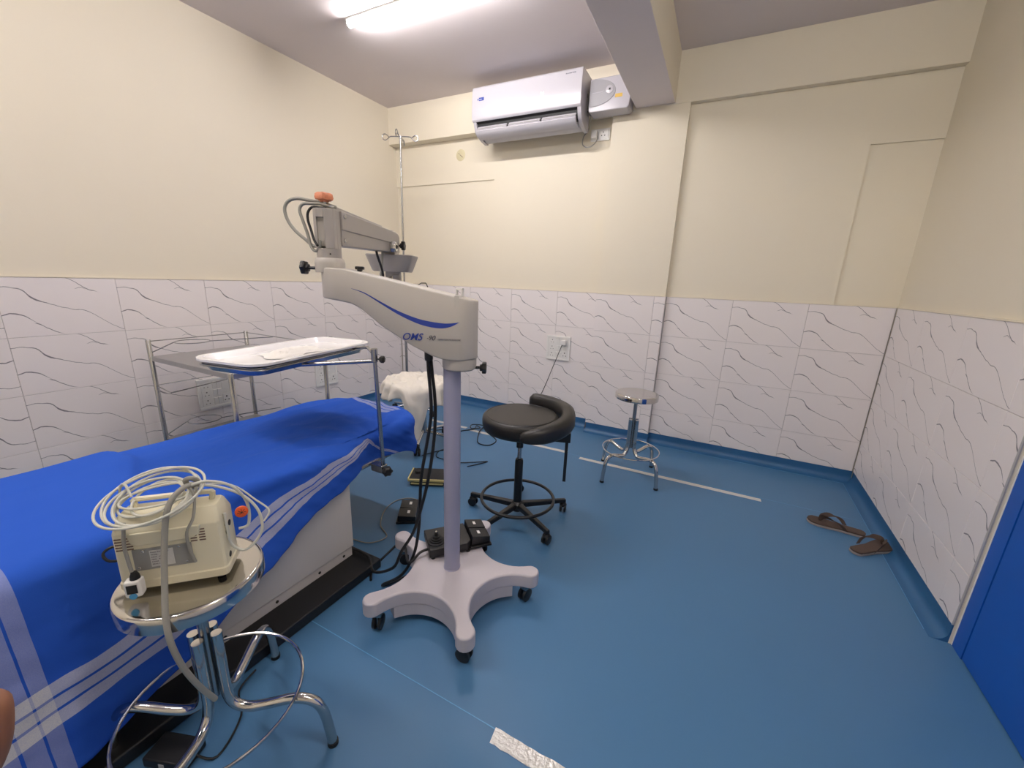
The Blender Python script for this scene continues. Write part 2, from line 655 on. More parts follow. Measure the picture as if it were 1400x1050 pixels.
# coved vinyl skirting
def cove(name, M, x0, x1, y, top=HC, r=0.042, m0=0, m1=0):
    prof = [(y + 0.01, top), (y + 0.0035, top), (y + 0.0035, r)]
    for i in range(1, 7):
        a = PI / 2 * i / 6
        prof.append((y + 0.0035 - r * (1 - math.cos(a)), r - r * math.sin(a) + 0.0006))
    prof += [(y - r - 0.004, 0.0), (y + 0.01, 0.0)]
    n = len(prof)
    b = MB(M)
    vs = [(x0 - m0 * (y - p[0]), p[0], p[1]) for p in prof] + [(x1 + m1 * (y - p[0]), p[0], p[1]) for p in prof]
    fs = [(i, i + 1, n + i + 1, n + i) for i in range(n - 1)] + [tuple(range(n)), tuple(range(2 * n - 1, n - 1, -1))]
    b.add(vs, fs)
    return b.build(name, MT['cove'], smooth=True, kind='structure')


cove('baseboard_left', M_left, -LLEN, 0.0, 0)
cove('baseboard_back', Matrix.Identity(4), 0.0, 2.153, YL)
cove('baseboard_column', Matrix.Identity(4), 2.150, 2.688, DC)
MB().box(2.150, 2.1535, DC - .002, YL, 0, HC).box(2.6845, 2.6885, DC - .002, 0.002, 0, HC).build('baseboard_return', MT['cove'], kind='structure')
cove('baseboard_back_right', Matrix.Identity(4), 2.687, W_, 0)
cove('baseboard_right', M_right, 0.0, DOOR0 - 0.001, 0)
cove('baseboard_right_near', M_right, DOOR1 + 0.05, 5.2, 0)
st = MB().box(2.1496, 2.1502, DC - 0.012, DC + 0.005, 0.012, 0.055).box(2.150, 2.158, DC - .0012, DC + .002, 0.030, 0.078)
st.build('brown_mark', MT['brown_mark'], floor_o, label='brown scuff at the column foot')

# weld seams of the vinyl
MB().box(1.30, 4.0, -2.556, -2.5535, 0, 0.0008).build('floor_seam', MT['seam'], floor_o)
MB().box(0.3, 4.0, -0.588, -0.5865, 0, 0.0006).build('floor_seam', MT['seam'], floor_o)
MB(M_right).box(0.05, DOOR0 - 0.04, -0.0490, -0.0472, 0, 0.0010).build('floor_seam', MT['seam'], floor_o)
MB().box(2.75, W_ - 0.05, -0.0490, -0.0475, 0, 0.0010).build('floor_seam', MT['seam'], floor_o)

# ---- door
M_door = M_right
d = MB(M_door)
dy = 0.018
door = mobj('door_1', M_door, MB().box(DOOR0 + 0.078, DOOR1 - 0.078, dy, dy + 0.04, 0.006, 2.03), MT['door'])
fr = MB(M_door)
fr.box(DOOR0 + 0.006, DOOR0 + 0.072, dy - 0.001, dy + 0.06, 0.0, 2.09).box(DOOR1 - 0.072, DOOR1 - 0.006, dy - 0.001, dy + 0.06, 0, 2.09).box(DOOR0 + 0.072, DOOR1 - 0.072, dy - 0.001, dy + 0.06, 2.036, 2.09)
fr.build('door_frame', MT['door'], door)
fr = MB(M_door)
fr.box(DOOR0 - 0.001, DOOR0 + 0.006, dy - 0.002, dy + 0.1, 0.0, 2.1).box(DOOR1 - 0.006, DOOR1 + 0.001, dy - .002, dy + 0.1, 0, 2.1)
fr.build('frame_bead', MT['white'], door)
fr = MB(M_door)
fr.box(DOOR0 - 0.004, DOOR0 - 0.0005, 0.0005, dy, HC, 2.1)
fr.build('door_reveal', MT['frame'], door)
hd = MB(M_door).tube([(DOOR1 - 0.15, dy, 1.0), (DOOR1 - 0.15, dy - 0.05, 1.0), (DOOR1 - 0.27, dy - 0.05, 1.0)], 0.009, 10)
hd.build('door_handle', MT['steel'], door, smooth=True)


# ================================================================= lamps
def batten(x0, x1, y, m, label, rz=0.0, z=HCEIL):
    cx = (x0 + x1) / 2
    t = thing('led_batten', label, 'ceiling light', (cx, y, z), rz, 'led battens on the ceiling')
    Lh = (x1 - x0) / 2
    M = wm(t)
    MB(M).box(-Lh, Lh, -0.024, 0.024, -0.012, -0.0002).box(-Lh, Lh, -0.013, 0.013, -0.024, -0.011).build('housing', MT['white'], t, bevel=0.002)
    prof = [(0.018 * math.sin(a) * 1.0, -0.026 - 0.018 * math.cos(a)) for a in [PI * 2 * k / 14 for k in range(14)]]
    b = MB(M).prism(prof, -Lh + 0.012, Lh - 0.012, 'x')
    b.build('tube', m, t, smooth=True)
    for s in (-1, 1):
        prof2 = [(0.0215 * math.sin(a), -0.026 - 0.0215 * math.cos(a)) for a in [PI * 2 * k / 18 for k in range(18)]]
        c = MB(M).prism(prof2, min(s * Lh, s * (Lh - 0.013)), max(s * Lh, s * (Lh - 0.013)), 'x')
        c.build('end_cap', MT['white'], t, bevel=0.003)
    return t


batten(0.735, 1.955, -1.165, MT['tube_n'], 'lit white led batten on the ceiling in front of the air conditioner')
batten(0.50, 1.72, -3.45, MT['tube_c'], 'lit white led batten on the ceiling above the foot of the bed')
batten(2.72, 3.92, -2.78, MT['tube_fill'], 'added unseen fill light shaped as a batten, right of the ceiling beam')  # fill light added out of view to brighten the right half
# ---- END PART 1


# ================================================================= operating bed
BY = 0.05      # slope of the bed axis


def bedx(x, y):
    return x + BY * (y + 2.5) * 0.55


bed = thing('operating_bed', 'white cabinet operating bed with black base under the blue sheet', 'bed', (1.42, -2.9, 0))
b = MB()
pts = [(bedx(0.98, -2.21), -2.21), (bedx(1.865, -2.21), -2.21), (bedx(1.865, -4.1), -4.1), (bedx(0.98, -4.1), -4.1)][::-1]
b.prism(pts, 0.0, 0.045)
b.build('base_platform', MT['black'], bed, bevel=0.006)
b = MB()
pts = [(bedx(1.02, -2.25), -2.25), (bedx(1.745, -2.25), -2.25), (bedx(1.745, -4.0), -4.0), (bedx(1.02, -4.0), -4.0)][::-1]
b.prism(pts, 0.092, 0.46)
b.build('cabinet', MT['box'], bed, bevel=0.004)
b = MB()
pts = [(bedx(1.03, -2.255), -2.255), (bedx(1.738, -2.255), -2.255), (bedx(1.738, -4.0), -4.0), (bedx(1.03, -4.0), -4.0)][::-1]
b.prism(pts, 0.045, 0.088)
b.build('plinth', MT['box'], bed, bevel=0.002)
for yy in (-2.30, -2.42, -2.60, -2.78):
    MB().lathe([(0.006, 0), (0.006, 0.002), (0.003, 0.004)], (bedx(1.738, yy), yy, 0.066), (1, 0, 0), 10).build('screw', MT['slot'], bed)
b = MB()
b.prism([(1.10, -1.80), (1.22, -1.73), (1.62, -1.73), (1.73, -1.82), (1.74, -4.1), (1.06, -4.1)][::-1], 0.46, 0.535)
b.build('mattress', MT['leather'], bed, bevel=0.02, bseg=3)
b = MB().tube([(1.765, -2.02, 0.45), (1.765, -2.30, 0.45), (1.76, -3.6, 0.45)], 0.010, 8)
b.build('side_rail', MT['steel'], bed, smooth=True)

# ---- blue sheet : a flat sheet wrapped over the rounded top of the bed
XF, XN, YH = 1.075, 1.775, -1.730
RC = 0.22
RE = 0.055
TOPZ = 0.578
HEM = [(-4.2, .07), (-3.3, .07), (-3.14, .085), (-2.92, .175), (-2.78, .255), (-2.67, .292), (-2.45, .380), (-2.33, .403), (-2.18, .455), (-2.09, .452), (-1.93, .46), (-1.5, .45)]
BT = [(-4.2, .33), (-3.25, .325), (-3.09, .325), (-2.915, .36), (-2.75, .44), (-2.60, .49), (-2.5, .506), (-2.30, .535), (-2.13, .553), (-2.06, .49), (-1.9, .40), (-1.5, .30)]
BB = [(-4.2, .21), (-3.25, .215), (-3.13, .225), (-2.96, .25), (-2.80, .32), (-2.656, .38), (-2.44, .452), (-2.25, .505), (-2.13, .538), (-2.06, .478), (-1.9, .388), (-1.5, .288)]


def lerp(tab, y):
    for (a, va), (b_, vb) in zip(tab, tab[1:]):
        if y <= b_:
            t = max(0, min(1, (y - a) / (b_ - a)))
            t = t * t * (3 - 2 * t) * 0.4 + t * 0.6
            return va + (vb - va) * t
    return tab[-1][1]


def wrap(a, bb):
    """sheet point -> (x, y, overhang, nx, ny, corner distance)"""
    x0, x1, y1 = XF + RE, XN - RE, YH - RE
    r = RC - RE
    cx = min(max(a, x0), x1)
    cy = min(bb, y1)
    # rounded corners
    ix = min(max(a, x0 + r), x1 - r)
    iy = min(bb, y1 - r)
    dx, dy_ = a - ix, bb - iy
    if bb > y1 - r and (a < x0 + r or a > x1 - r):
        L_ = math.hypot(dx, dy_)
        if L_ <= r:
            return a, bb, 0, 0, 0
        return ix + dx / L_ * r, iy + dy_ / L_ * r, L_ - r, dx / L_, dy_ / L_
    d = math.hypot(a - cx, bb - cy)
    if d < 1e-9:
        return a, bb, 0, 0, 0
    return cx, cy, d, (a - cx) / d, (bb - cy) / d


def fbm(x, y, z=0.0):
    return noise.fractal(Vector((x, y, z)), 1.0, 2.0, 3)


ARC = RE * PI / 2


def sheet_pt(a, bb):
    x, y, d, nx, ny = wrap(a, bb)
    crown = 0.012 * (1 - min(1, abs((x - (XF + XN) / 2) / 0.35)) ** 2)
    z = TOPZ + crown
    if d > 0:
        if d < ARC:
            t = d / RE
            x += nx * RE * math.sin(t)
            y += ny * RE * math.sin(t)
            z -= RE * (1 - math.cos(t))
        else:
            h = d - ARC
            z -= RE + h
            # flare of the hanging part
            near = max(0, nx)
            fl = near * (0.10 * h + 0.035 * math.sin(min(1, h / 0.3) * PI / 2))
            fl *= max(0.0, min(1, (-2.1 - y) / 0.35)) * 0.8 + 0.2
            x += nx * RE + nx * 0.0 + fl
            y += ny * RE
            # gentle vertical folds
            x += near * 0.012 * math.sin(y * 9 + 1.0) * min(1, h / 0.2)
    # wrinkles: long oblique folds on the head half
    s = max(0, min(1, (y + 2.9) / 0.5))
    wv = fbm((x + y * 0.35) * 7.0, (y - x * 0.7) * 2.2) * 0.009 + fbm(x * 16 + 3, y * 5) * 0.003
    wv2 = fbm(x * 2.0, y * 2.0, 4.2) * 0.004
    # creases radiating from the clamp
    cxx, cyy = a - (XN + 0.02), bb + 2.13
    rr_ = math.hypot(cxx, cyy)
    ph = math.atan2(cyy, cxx)
    wv2 += 0.009 * math.sin(ph * 15 + 2.5 * fbm(x * 3, y * 3, 7)) * math.exp(-rr_ / 0.34) * min(1, (rr_ / 0.22) ** 2)
    # long folds that run with the bed
    wv2 += 0.006 * s * (1 - abs(math.sin((x - 0.22 * y) * 15 + 2.2 * fbm(x * 2.5, y * 1.2, 3.0))) ** 0.6 - 0.3)
    z2 = wv * (0.25 + s) + wv2
    # ridges near the clamp
    dc = math.hypot(y + 2.12, (z - 0.50) * 1.2) if nx > 0.5 else 9
    z += z2 * (1.0 if d < ARC else 0.4)
    if d > 0 and nx > 0:
        x += nx * (fbm(y * 5.0, z * 9.0, 1.0) * 0.012 + fbm((y + z * 1.4) * 14.0, (z - y * .5) * 4.0, 8.0) * 0.006 * s)
    if nx > 0.5:
        x -= 0.035 * math.exp(-(dc / 0.11) ** 2)
    # second layer of sheet folded over the foot half
    st_ = 1 / (1 + math.exp((y + 2.80 + 0.05 * math.sin(x * 9)) / 0.006))
    z += 0.020 * st_ * (1 if d < ARC else 0)
    x += 0.010 * st_ * (nx if d >= ARC else nx * min(1, d / ARC))
    return bedx(x, y), y, z, d


NA, NB = 150, 230
verts, uvs = [], []
b0 = -4.15
for j in range(NB + 1):
    tb = j / NB
    bb = b0 + (YH - RE + ARC + 0.13 - b0) * tb
    yref = min(bb, YH)
    # overhang on either side
    hem = lerp(HEM, min(bb, -1.95))
    headk = max(0, min(1, (bb + 2.05) / 0.3))
    near_over = ARC + (TOPZ - RE - hem)
    near_over = near_over * (1 - headk) + (ARC + 0.11) * headk
    far_over = (ARC + 0.22) * (1 - headk) + (ARC + 0.07) * headk
    a0 = XF + RE - far_over
    a1 = XN - RE + near_over
    for i in range(NA + 1):
        ta = i / NA
        # denser sampling on the near side
        ta = ta ** 0.85
        a = a0 + (a1 - a0) * ta
        # the sheet's own corners are rounded off around the head end
        ri = RC - RE
        yc_ = YH - RE - ri
        if bb > yc_:
            xc_ = (XN - RE - ri) if a > (XF + XN) / 2 else (XF + RE + ri)
            R0 = ri + ARC + 0.13
            reach = math.sqrt(max(0.0, R0 * R0 - (bb - yc_) ** 2))
            full = abs((a1 if a > (XF + XN) / 2 else a0) - xc_)
            if full > 1e-6 and abs(a - xc_) > 0 and (a > xc_) == (a > (XF + XN) / 2):
                a = xc_ + (a - xc_) * min(1.0, reach / full)
        x, y, z, d = sheet_pt(a, bb)
        verts.append((x, y, z))
        if a > XN - RE and d > 0:
            zf = TOPZ - RE - max(0, d - ARC) if d > ARC else TOPZ - (d / ARC) * RE
        else:
            zf = TOPZ + (XN - RE - a)
        bt, bbm = lerp(BT, bb), lerp(BB, bb)
        v = (bt - zf) / max(0.008, bt - bbm)
        # crosswise band at the foot (a little skewed) and the selvedge stripes across the head end
        u_foot = (-3.165 - bb) / 0.12
        u_head = 3.0 + ((YH - 0.030 - bb) - (a - 1.45) * 0.25) / 0.085
        uvs.append((u_foot, u_head, v))
faces = []
for j in range(NB):
    for i in range(NA):
        p = j * (NA + 1) + i
        faces.append((p, p + 1, p + NA + 2, p + NA + 1))
me = bpy.data.meshes.new('bed_sheet')
me.from_pydata(verts, [], faces)
uvl = me.uv_layers.new(name='UVMap')
kcol = NA * 0.66
for p in me.polygons:
    headface = (p.index // NA) / NB * (YH - b0) + b0 > -2.3
    for li in p.loop_indices:
        uf, uh, v = uvs[me.loops[li].vertex_index]
        if (p.index % NA) > kcol:
            uh = 9.0
        uvl.data[li].uv = ((uh if headface else min(uf, 2.0)), v)
for p in me.polygons:
    p.use_smooth = True
me.materials.append(MT['cloth'])
sheet = bpy.data.objects.new('bed_sheet', me)
COL.objects.link(sheet)
sm = sheet.modifiers.new('solid', 'SOLIDIFY')
sm.thickness = 0.003
sm.offset = -1
tag(sheet, 'royal blue sheet with pale stripes draped over the operating bed', 'bed sheet')

# ================================================================= instrument tray on its bed clamp
tp = (1.835, -2.155)
ts = thing('tray_stand', 'steel tray stand clamped to the side of the bed under the white tray', 'stand', (tp[0], tp[1], 0.44))
MB().tube([(tp[0] + 0.002, tp[1] + .02, 0.43), (tp[0], tp[1], 0.965)], 0.009, 12).build('post', MT['steel'], ts, smooth=True)
c = MB().box(tp[0] - 0.055, tp[0] + 0.012, tp[1] + 0.000, tp[1] + 0.036, 0.425, 0.462)
c.build('clamp', MT['steel'], ts, bevel=0.005)
MB().lathe([(0.004, 0), (0.004, .012), (0.017, .014), (0.021, .022), (0.021, .036), (0.014, .042)], (tp[0] + 0.012, tp[1] + .02, 0.445), (0.8, -0.45, -0.05), 24, 6, 0.12).build('clamp_knob', MT['black'], ts, smooth=True)
MB().lathe([(0.0135, 0), (0.0135, 0.055)], (tp[0], tp[1], 0.925), (0, 0, 1), 16).build('post_collar', MT['steel'], ts, bevel=0.002)
# upper arm ends in the tray frame, lower arm is a heavier tube
MB().tube([(tp[0], tp[1], 0.955), (1.70, -2.06, 0.958), (1.53, -1.99, 0.928)], 0.007, 10).build('upper_arm', MT['steel'], ts, smooth=True)
MB().tube([(tp[0], tp[1], 0.93), (1.50, -2.325, 0.895)], 0.0085, 10).build('lower_arm', MT['steel'], ts, smooth=True)
MB().lathe([(0.012, 0), (0.012, 0.03)], (1.50, -2.325, 0.885), (0, 0, 1), 14).build('arm_socket', MT['steel'], ts, bevel=0.002)
MB().lathe([(0.003, 0), (0.003, .016), (0.011, .018), (0.0135, .024), (0.0135, .034), (0.009, .037)], (tp[0] + .008, tp[1], 0.938), (0.95, 0.3, 0), 20, 6, 0.1).build('lock_knob', MT['black'], ts, smooth=True)
# tray frame : rectangle rail plus steel pan
TX0, TX1, TY0, TY1 = -0.160, 0.160, -0.325, 0.325
TCX, TCY = 1.432, -2.222
TM = Matrix.Translation((TCX, TCY, 0)) @ Matrix.Rotation(R_(9), 4, 'Z')
TZ = 0.932


def chamf(x0, x1, y0, y1, c_):
    return [(x0 + c_, y0), (x1 - c_, y0), (x1, y0 + c_), (x1, y1 - c_), (x1 - c_, y1), (x0 + c_, y1), (x0, y1 - c_), (x0, y0 + c_)]


def pan(b, outer, inner, floor_, ztop, zfl, t=0.003, lipw=0.012, lipd=0.006):
    """tray: outer lip ring, sloping walls, floor; each ring is a list of (x,y)"""
    n = len(outer)
    rings = [([p for p in outer], ztop - lipd), ([p for p in outer], ztop), (inner, ztop), (floor_, zfl), (floor_, zfl - t), ([(p[0] + (q[0] - p[0]) * 0.3, p[1] + (q[1] - p[1]) * 0.3) for p, q in zip(inner, outer)], ztop - lipd)]
    vs, fs = [], []
    for ring, z in rings:
        vs += [(x, y, z) for x, y in ring]
    k = len(rings)
    for j in range(k - 1):
        for i in range(n):
            q = (i + 1) % n
            if j == 3:
                continue
            fs.append((j * n + i, j * n + q, (j + 1) * n + q, (j + 1) * n + i))
    for i in range(n):
        q = (i + 1) % n
        fs.append(((k - 1) * n + i, (k - 1) * n + q, q, i))
    fs.append(tuple(3 * n + i for i in range(n)))
    fs.append(tuple(4 * n + i for i in range(n))[::-1])
    return b.add(vs, fs)


def rr(x0, x1, y0, y1, r, k=5):
    out = []
    for cx, cy, a in ((x1 - r, y1 - r, 0), (x0 + r, y1 - r, 90), (x0 + r, y0 + r, 180), (x1 - r, y0 + r, 270)):
        for i in range(k):
            t = R_(a + 90 * i / (k - 1))
            out.append((cx + r * math.cos(t), cy + r * math.sin(t)))
    return out


b = MB(TM)
pan(b, rr(TX0 + .012, TX1 - .012, TY0 + .012, TY1 - .012, .05), rr(TX0 + .02, TX1 - .02, TY0 + .02, TY1 - .02, .045), rr(TX0 + .03, TX1 - .03, TY0 + .03, TY1 - .03, .04), TZ - 0.004, TZ - 0.032)
b.build('steel_pan', MT['steel'], ts, smooth=True, angle=30)
b = MB(TM).tube([(p[0], p[1], TZ - 0.012) for p in rr(TX0 + .008, TX1 - .008, TY0 + .008, TY1 - .008, .05)], 0.004, 8, closed=True)
b.build('frame_rail', MT['steel'], ts, smooth=True)
b = MB(TM)
pan(b, rr(TX0 - .008, TX1 + .008, TY0 - .008, TY1 + .008, .075, 6), rr(TX0 + .012, TX1 - .012, TY0 + .012, TY1 - .012, .06, 6), rr(TX0 + .035, TX1 - .035, TY0 + .035, TY1 - .035, .045, 6), TZ + 0.016, TZ - 0.006, lipd=0.012)
tr = b.build('instrument_tray', MT['tray'], smooth=True, angle=35, bevel=0.003, origin=(TCX, TCY, TZ), label='white enamel tray with rounded corners held over the bed', cat='tray')


def gz(u, v):
    x = -0.085 + 0.16 * u + 0.02 * math.sin(v * 9)
    y = -0.14 + 0.28 * v + 0.02 * math.sin(u * 7)
    e = min(u, 1 - u, v, 1 - v)
    return (x, y, TZ - 0.003 + min(e * 5, 1) * (0.007 + 0.012 * abs(fbm(x * 30, y * 30))))


b = MB(TM).grid(gz, 24, 34)
g = b.build('gauze', MT['gauze'], smooth=True, origin=(TCX, TCY, TZ), label='crumpled white gauze lying in the white tray', cat='gauze')

# ================================================================= steel trolley by the left wall
tx0, tx1, ty0, ty1 = 0.135, 0.925, -2.225, -1.675
tr = thing('steel_trolley', 'steel two-shelf trolley with wire guard rails by the left wall', 'trolley', ((tx0 + tx1) / 2, (ty0 + ty1) / 2, 0))
for x, y, h in ((tx0, ty0, 0.855), (tx1, ty0, 0.765), (tx0, ty1, 0.855), (tx1, ty1, 0.855)):
    MB().lathe([(0.0125, 0.07), (0.0125, h - .003), (0.010, h)], (x, y, 0), (0, 0, 1), 14).build('post', MT['steel'], tr, smooth=True)
    c = MB().lathe([(0.028, -0.011), (0.032, -0.009), (0.032, 0.009), (0.028, 0.011)], (x, y, 0.032), (1, 0, 0), 18)
    c.box(x - .016, x + .016, y - .010, y + .010, 0.052, 0.07)
    c.build('caster', MT['black'], tr, smooth=True)
for z in (0.755, 0.245):
    b = MB().box(tx0, tx1, ty0, ty1, z - 0.002, z + 0.002)
    b.box(tx0, tx1, ty0 - .002, ty0 + .004, z - .024, z).box(tx0, tx1, ty1 - .004, ty1 + .002, z - .024, z).box(tx0 - .002, tx0 + .004, ty0, ty1, z - .024, z).box(tx1 - .004, tx1 + .002, ty0, ty1, z - .024, z)
    b.build('shelf', MT['sheet'], tr)
wr = 0.0028
b = MB().tube([(tx0, ty0, 0.845), (tx0, ty1, 0.845), (tx1, ty1, 0.845), (tx1, ty1, .845)], wr, 6)
b.build('guard_rail', MT['steel'], tr, smooth=True)
b = MB().tube([(tx0, ty0, 0.580), (tx0 + .235, ty0 - .03, 0.580), (tx0 + .225, ty0 + 0.02, .580), (tx0 + .07, ty1 + .16, .580), (tx0 + .02, ty1, .580)], wr * 1.2, 6)
b.tube([(tx0, ty0, 0.582), (tx0, ty1, 0.582)], wr, 6)
b.build('side_rail', MT['chrome'], tr, smooth=True)
for z0, z1 in ((0.775, 0.842), (0.26, 0.35)):
    cx, cy = 0.28, -2.07
    r = 0.085
    pts = [(cx + r * math.cos(a) * 1.0, cy + r * math.sin(a), z1) for a in [2 * PI * k / 28 for k in range(28)]]
    b = MB().tube(pts, wr, 6, closed=True)
    b.tube([(tx0, ty0, z0), (cx - r * .7, cy - r * .7, z1)], wr, 6)
    b.tube([(cx + r * .6, cy + r * .8, z1), (tx0 + .3, ty1, z1)], wr, 6)
    b.build('basin_ring', MT['steel'], tr, smooth=True)

# ================================================================= operating microscope
MC = (2.243, -2.192)
AX = Vector((0.892, 0.452, 0)).normalized()
FW = Vector((-0.452, 0.892, 0)).normalized()
mic = thing('operating_microscope', 'grey floor-standing operating microscope with five-legged base and long arm', 'microscope', (MC[0], MC[1], 0))
# base casting
legs = [R_(-119 + 72 * k - 0) for k in range(5)]
Rt, rt, Rmin = 0.318, 0.034, 0.160
rc = 0.05
for _ in range(60):        # radius of the concave arc tangent to both leg tips
    D = Rmin + rc
    f = math.sqrt(D * D + Rt * Rt - 2 * D * Rt * math.cos(R_(36))) - rt
    rc = rc * 0.5 + f * 0.5
    if rc <= 0.01:
        rc = 0.01
D = Rmin + rc


def outline(shrink=0.0, cut=None):
    pts = []
    for th in legs:
        tip = Vector((Rt * math.cos(th), Rt * math.sin(th)))
        c1 = Vector((D * math.cos(th + R_(36)), D * math.sin(th + R_(36))))
        c0 = Vector((D * math.cos(th - R_(36)), D * math.sin(th - R_(36))))
        a0 = math.atan2(*(c0 - tip).yx)
        a1 = math.atan2(*(c1 - tip).yx)
        while a0 > th:
            a0 -= 2 * PI
        while a1 < th:
            a1 += 2 * PI
        if cut is None:
            for k in range(11):
                a = a0 + (a1 - a0) * k / 10
                pts.append(tip + Vector((math.cos(a), math.sin(a))) * (rt - shrink))
        # concave arc to the next leg
        th2 = th + R_(72)
        tip2 = Vector((Rt * math.cos(th2), Rt * math.sin(th2)))
        s0 = math.atan2(*(tip - c1).yx)
        s1 = math.atan2(*(tip2 - c1).yx)
        while s1 > s0:
            s1 -= 2 * PI
        if s0 - s1 > PI:
            s0, s1 = s0, s1 + 2 * PI
        arc = []
        for k in range(1, 20):
            a = s0 + (s1 - s0) * k / 20
            p = c1 + Vector((math.cos(a), math.sin(a))) * (rc + shrink)
            if cut is None or p.length < cut:
                arc.append(p)
        pts += arc
    return [(p.x + MC[0], p.y + MC[1]) for p in pts]


b = MB().prism(outline(0), 0.078, 0.138)
base = b.build('base', MT['mbase'], mic, bevel=0.009, bseg=3)
b = MB().prism(outline(0.003, 0.262), 0.030, 0.08)
b.build('base_skirt', MT['mbase'], base, bevel=0.002)
for th in legs:
    cx, cy = MC[0] + 0.300 * math.cos(th), MC[1] + 0.300 * math.sin(th)
    sw = th + 0.9
    ca, sa = math.cos(sw), math.sin(sw)
    wh = MB()
    for s in (-1, 1):
        wh.lathe([(0.018, -0.007), (0.027, -0.005), (0.027, 0.005), (0.018, 0.007)], (cx + s * 0.011 * -sa, cy + s * 0.011 * ca, 0.0275), (-sa, ca, 0), 20)
    cst = wh.build('caster', MT['black'], mic, smooth=True)
    f = MB(Matrix.Translation((cx, cy, 0)) @ Matrix.Rotation(sw, 4, 'Z'))
    f.box(-0.012, 0.012, -0.004, 0.004, 0.02, 0.06).box(-0.016, 0.016, -0.016, 0.016, 0.055, 0.078)
    f.build('caster_fork', MT['steel'], cst, bevel=0.002)
# column
MB().lathe([(0.031, 0.137), (0.031, 0.96)], (MC[0], MC[1], 0), (0, 0, 1), 40).build('column', MT['mpole'], mic, smooth=True)
MB().lathe([(0.033, 0.137), (0.0335, 0.1405), (0.031, 0.142)], (MC[0], MC[1], 0), (0, 0, 1), 40).build('column_ring', MT['mpole'], mic, smooth=True)
OA = Vector((2.262, -2.18, 0))


def ap(s, z, o=0.0):
    p = OA + AX * s + FW * o
    return (p.x, p.y, z)


MA = frame_of(OA, AX)      # local x along the arm (towards the column), y = away from camera, z up
cc = ap(0.003, 0)
MB(MA).add(*(lambda: ([], []))()).lathe([(0.050, 0.957), (0.058, 0.963), (0.060, 0.975), (0.060, 1.005)], (0.003, 0, 0), (0, 0, 1), 36).build('collar', MT['mgrey'], mic, smooth=True)


def knob(name, P, ax, parent, r=0.02, h=0.024, stem=0.02, m='black', lob=6, sr=0.005):
    k = MB().lathe([(sr, 0), (sr, stem), (r * .55, stem + .001), (r * .6, stem + h * .35), (r * .95, stem + h * .38), (r, stem + h * .5), (r, stem + h * .9), (r * .85, stem + h), (r * .3, stem + h)], P, ax, 36, lob, 0.10)
    return k.build(name, MT[m], parent, smooth=True, angle=35)


knob('clamp_knob', ap(0.055, 0.966, -0.005), AX, mic)
# main arm housing: side outline (s, z), thickness tapering, rounded ends
top = [(-0.455, 1.287), (-0.378, 1.285), (-0.264, 1.263), (-0.149, 1.240), (-0.032, 1.216), (0.066, 1.197)]
bot = [(-0.455, 1.190), (-0.386, 1.182), (-0.344, 1.174), (-0.315, 1.160), (-0.249, 1.106), (-0.154, 1.046), (-0.08, 1.010), (-0.04, 0.999), (0.0, 0.997), (0.055, 1.000)]


def itp(t, x):
    for (a, va), (b_, vb) in zip(t, t[1:]):
        if x <= b_:
            k = (x - a) / (b_ - a)
            return va + (vb - va) * max(0, min(1, k))
    return t[-1][1]


s0, s1 = -0.455, 0.066
NS = 56
sec = []
for i in range(NS + 1):
    # cosine spacing at the ends so the plan rounding is smooth
    t = 0.5 - 0.5 * math.cos(PI * i / NS)
    s = s0 + (s1 - s0) * t
    rL, rR = 0.055, 0.066
    hw = 0.055 + (0.066 - 0.055) * t
    if s < s0 + rL:
        hw = math.sqrt(max(0.0, rL ** 2 - (s0 + rL - s) ** 2))
    if s > s1 - rR:
        hw = math.sqrt(max(0.0, rR ** 2 - (s - s1 + rR) ** 2))
    hw = max(hw, 0.002)
    sec.append((s, hw, itp(bot, s), itp(top, s)))
b = MB(MA)
vs, fs = [], []
K = 16
for s, hw, z0, z1 in sec:
    e = min(0.006, hw * .4)
    ring = [(-hw, z0 + e), (-hw, z1 - e), (-hw + e * .3, z1 - e * .3), (-hw + e, z1), (hw - e, z1), (hw - e * .3, z1 - e * .3), (hw, z1 - e), (hw, z0 + e), (hw - e * .3, z0 + e * .3), (hw - e, z0), (-hw + e, z0), (-hw + e * .3, z0 + e * .3)]
    K = len(ring)
    vs += [(s, y, z) for y, z in ring]
for i in range(NS):
    for k in range(K):
        l = (k + 1) % K
        fs.append((i * K + k, (i + 1) * K + k, (i + 1) * K + l, i * K + l))
fs.append(tuple(range(K)))
fs.append(tuple(NS * K + k for k in range(K - 1, -1, -1)))
b.add(vs, fs)
arm = b.build('arm_housing', MT['mgrey'], mic, smooth=True, angle=50)


def facey(s):
    t = (s - s0) / (s1 - s0)
    return -(0.055 + (0.066 - 0.055) * (0.5 + 0.5 * (2 * t - 1))) - 0.0006


def nearhw(s):
    best = min(sec, key=lambda q: abs(q[0] - s))
    lo = [q for q in sec if q[0] <= s][-1]
    hi = [q for q in sec if q[0] >= s][0]
    k = 0 if hi[0] == lo[0] else (s - lo[0]) / (hi[0] - lo[0])
    return lo[1] + (hi[1] - lo[1]) * k


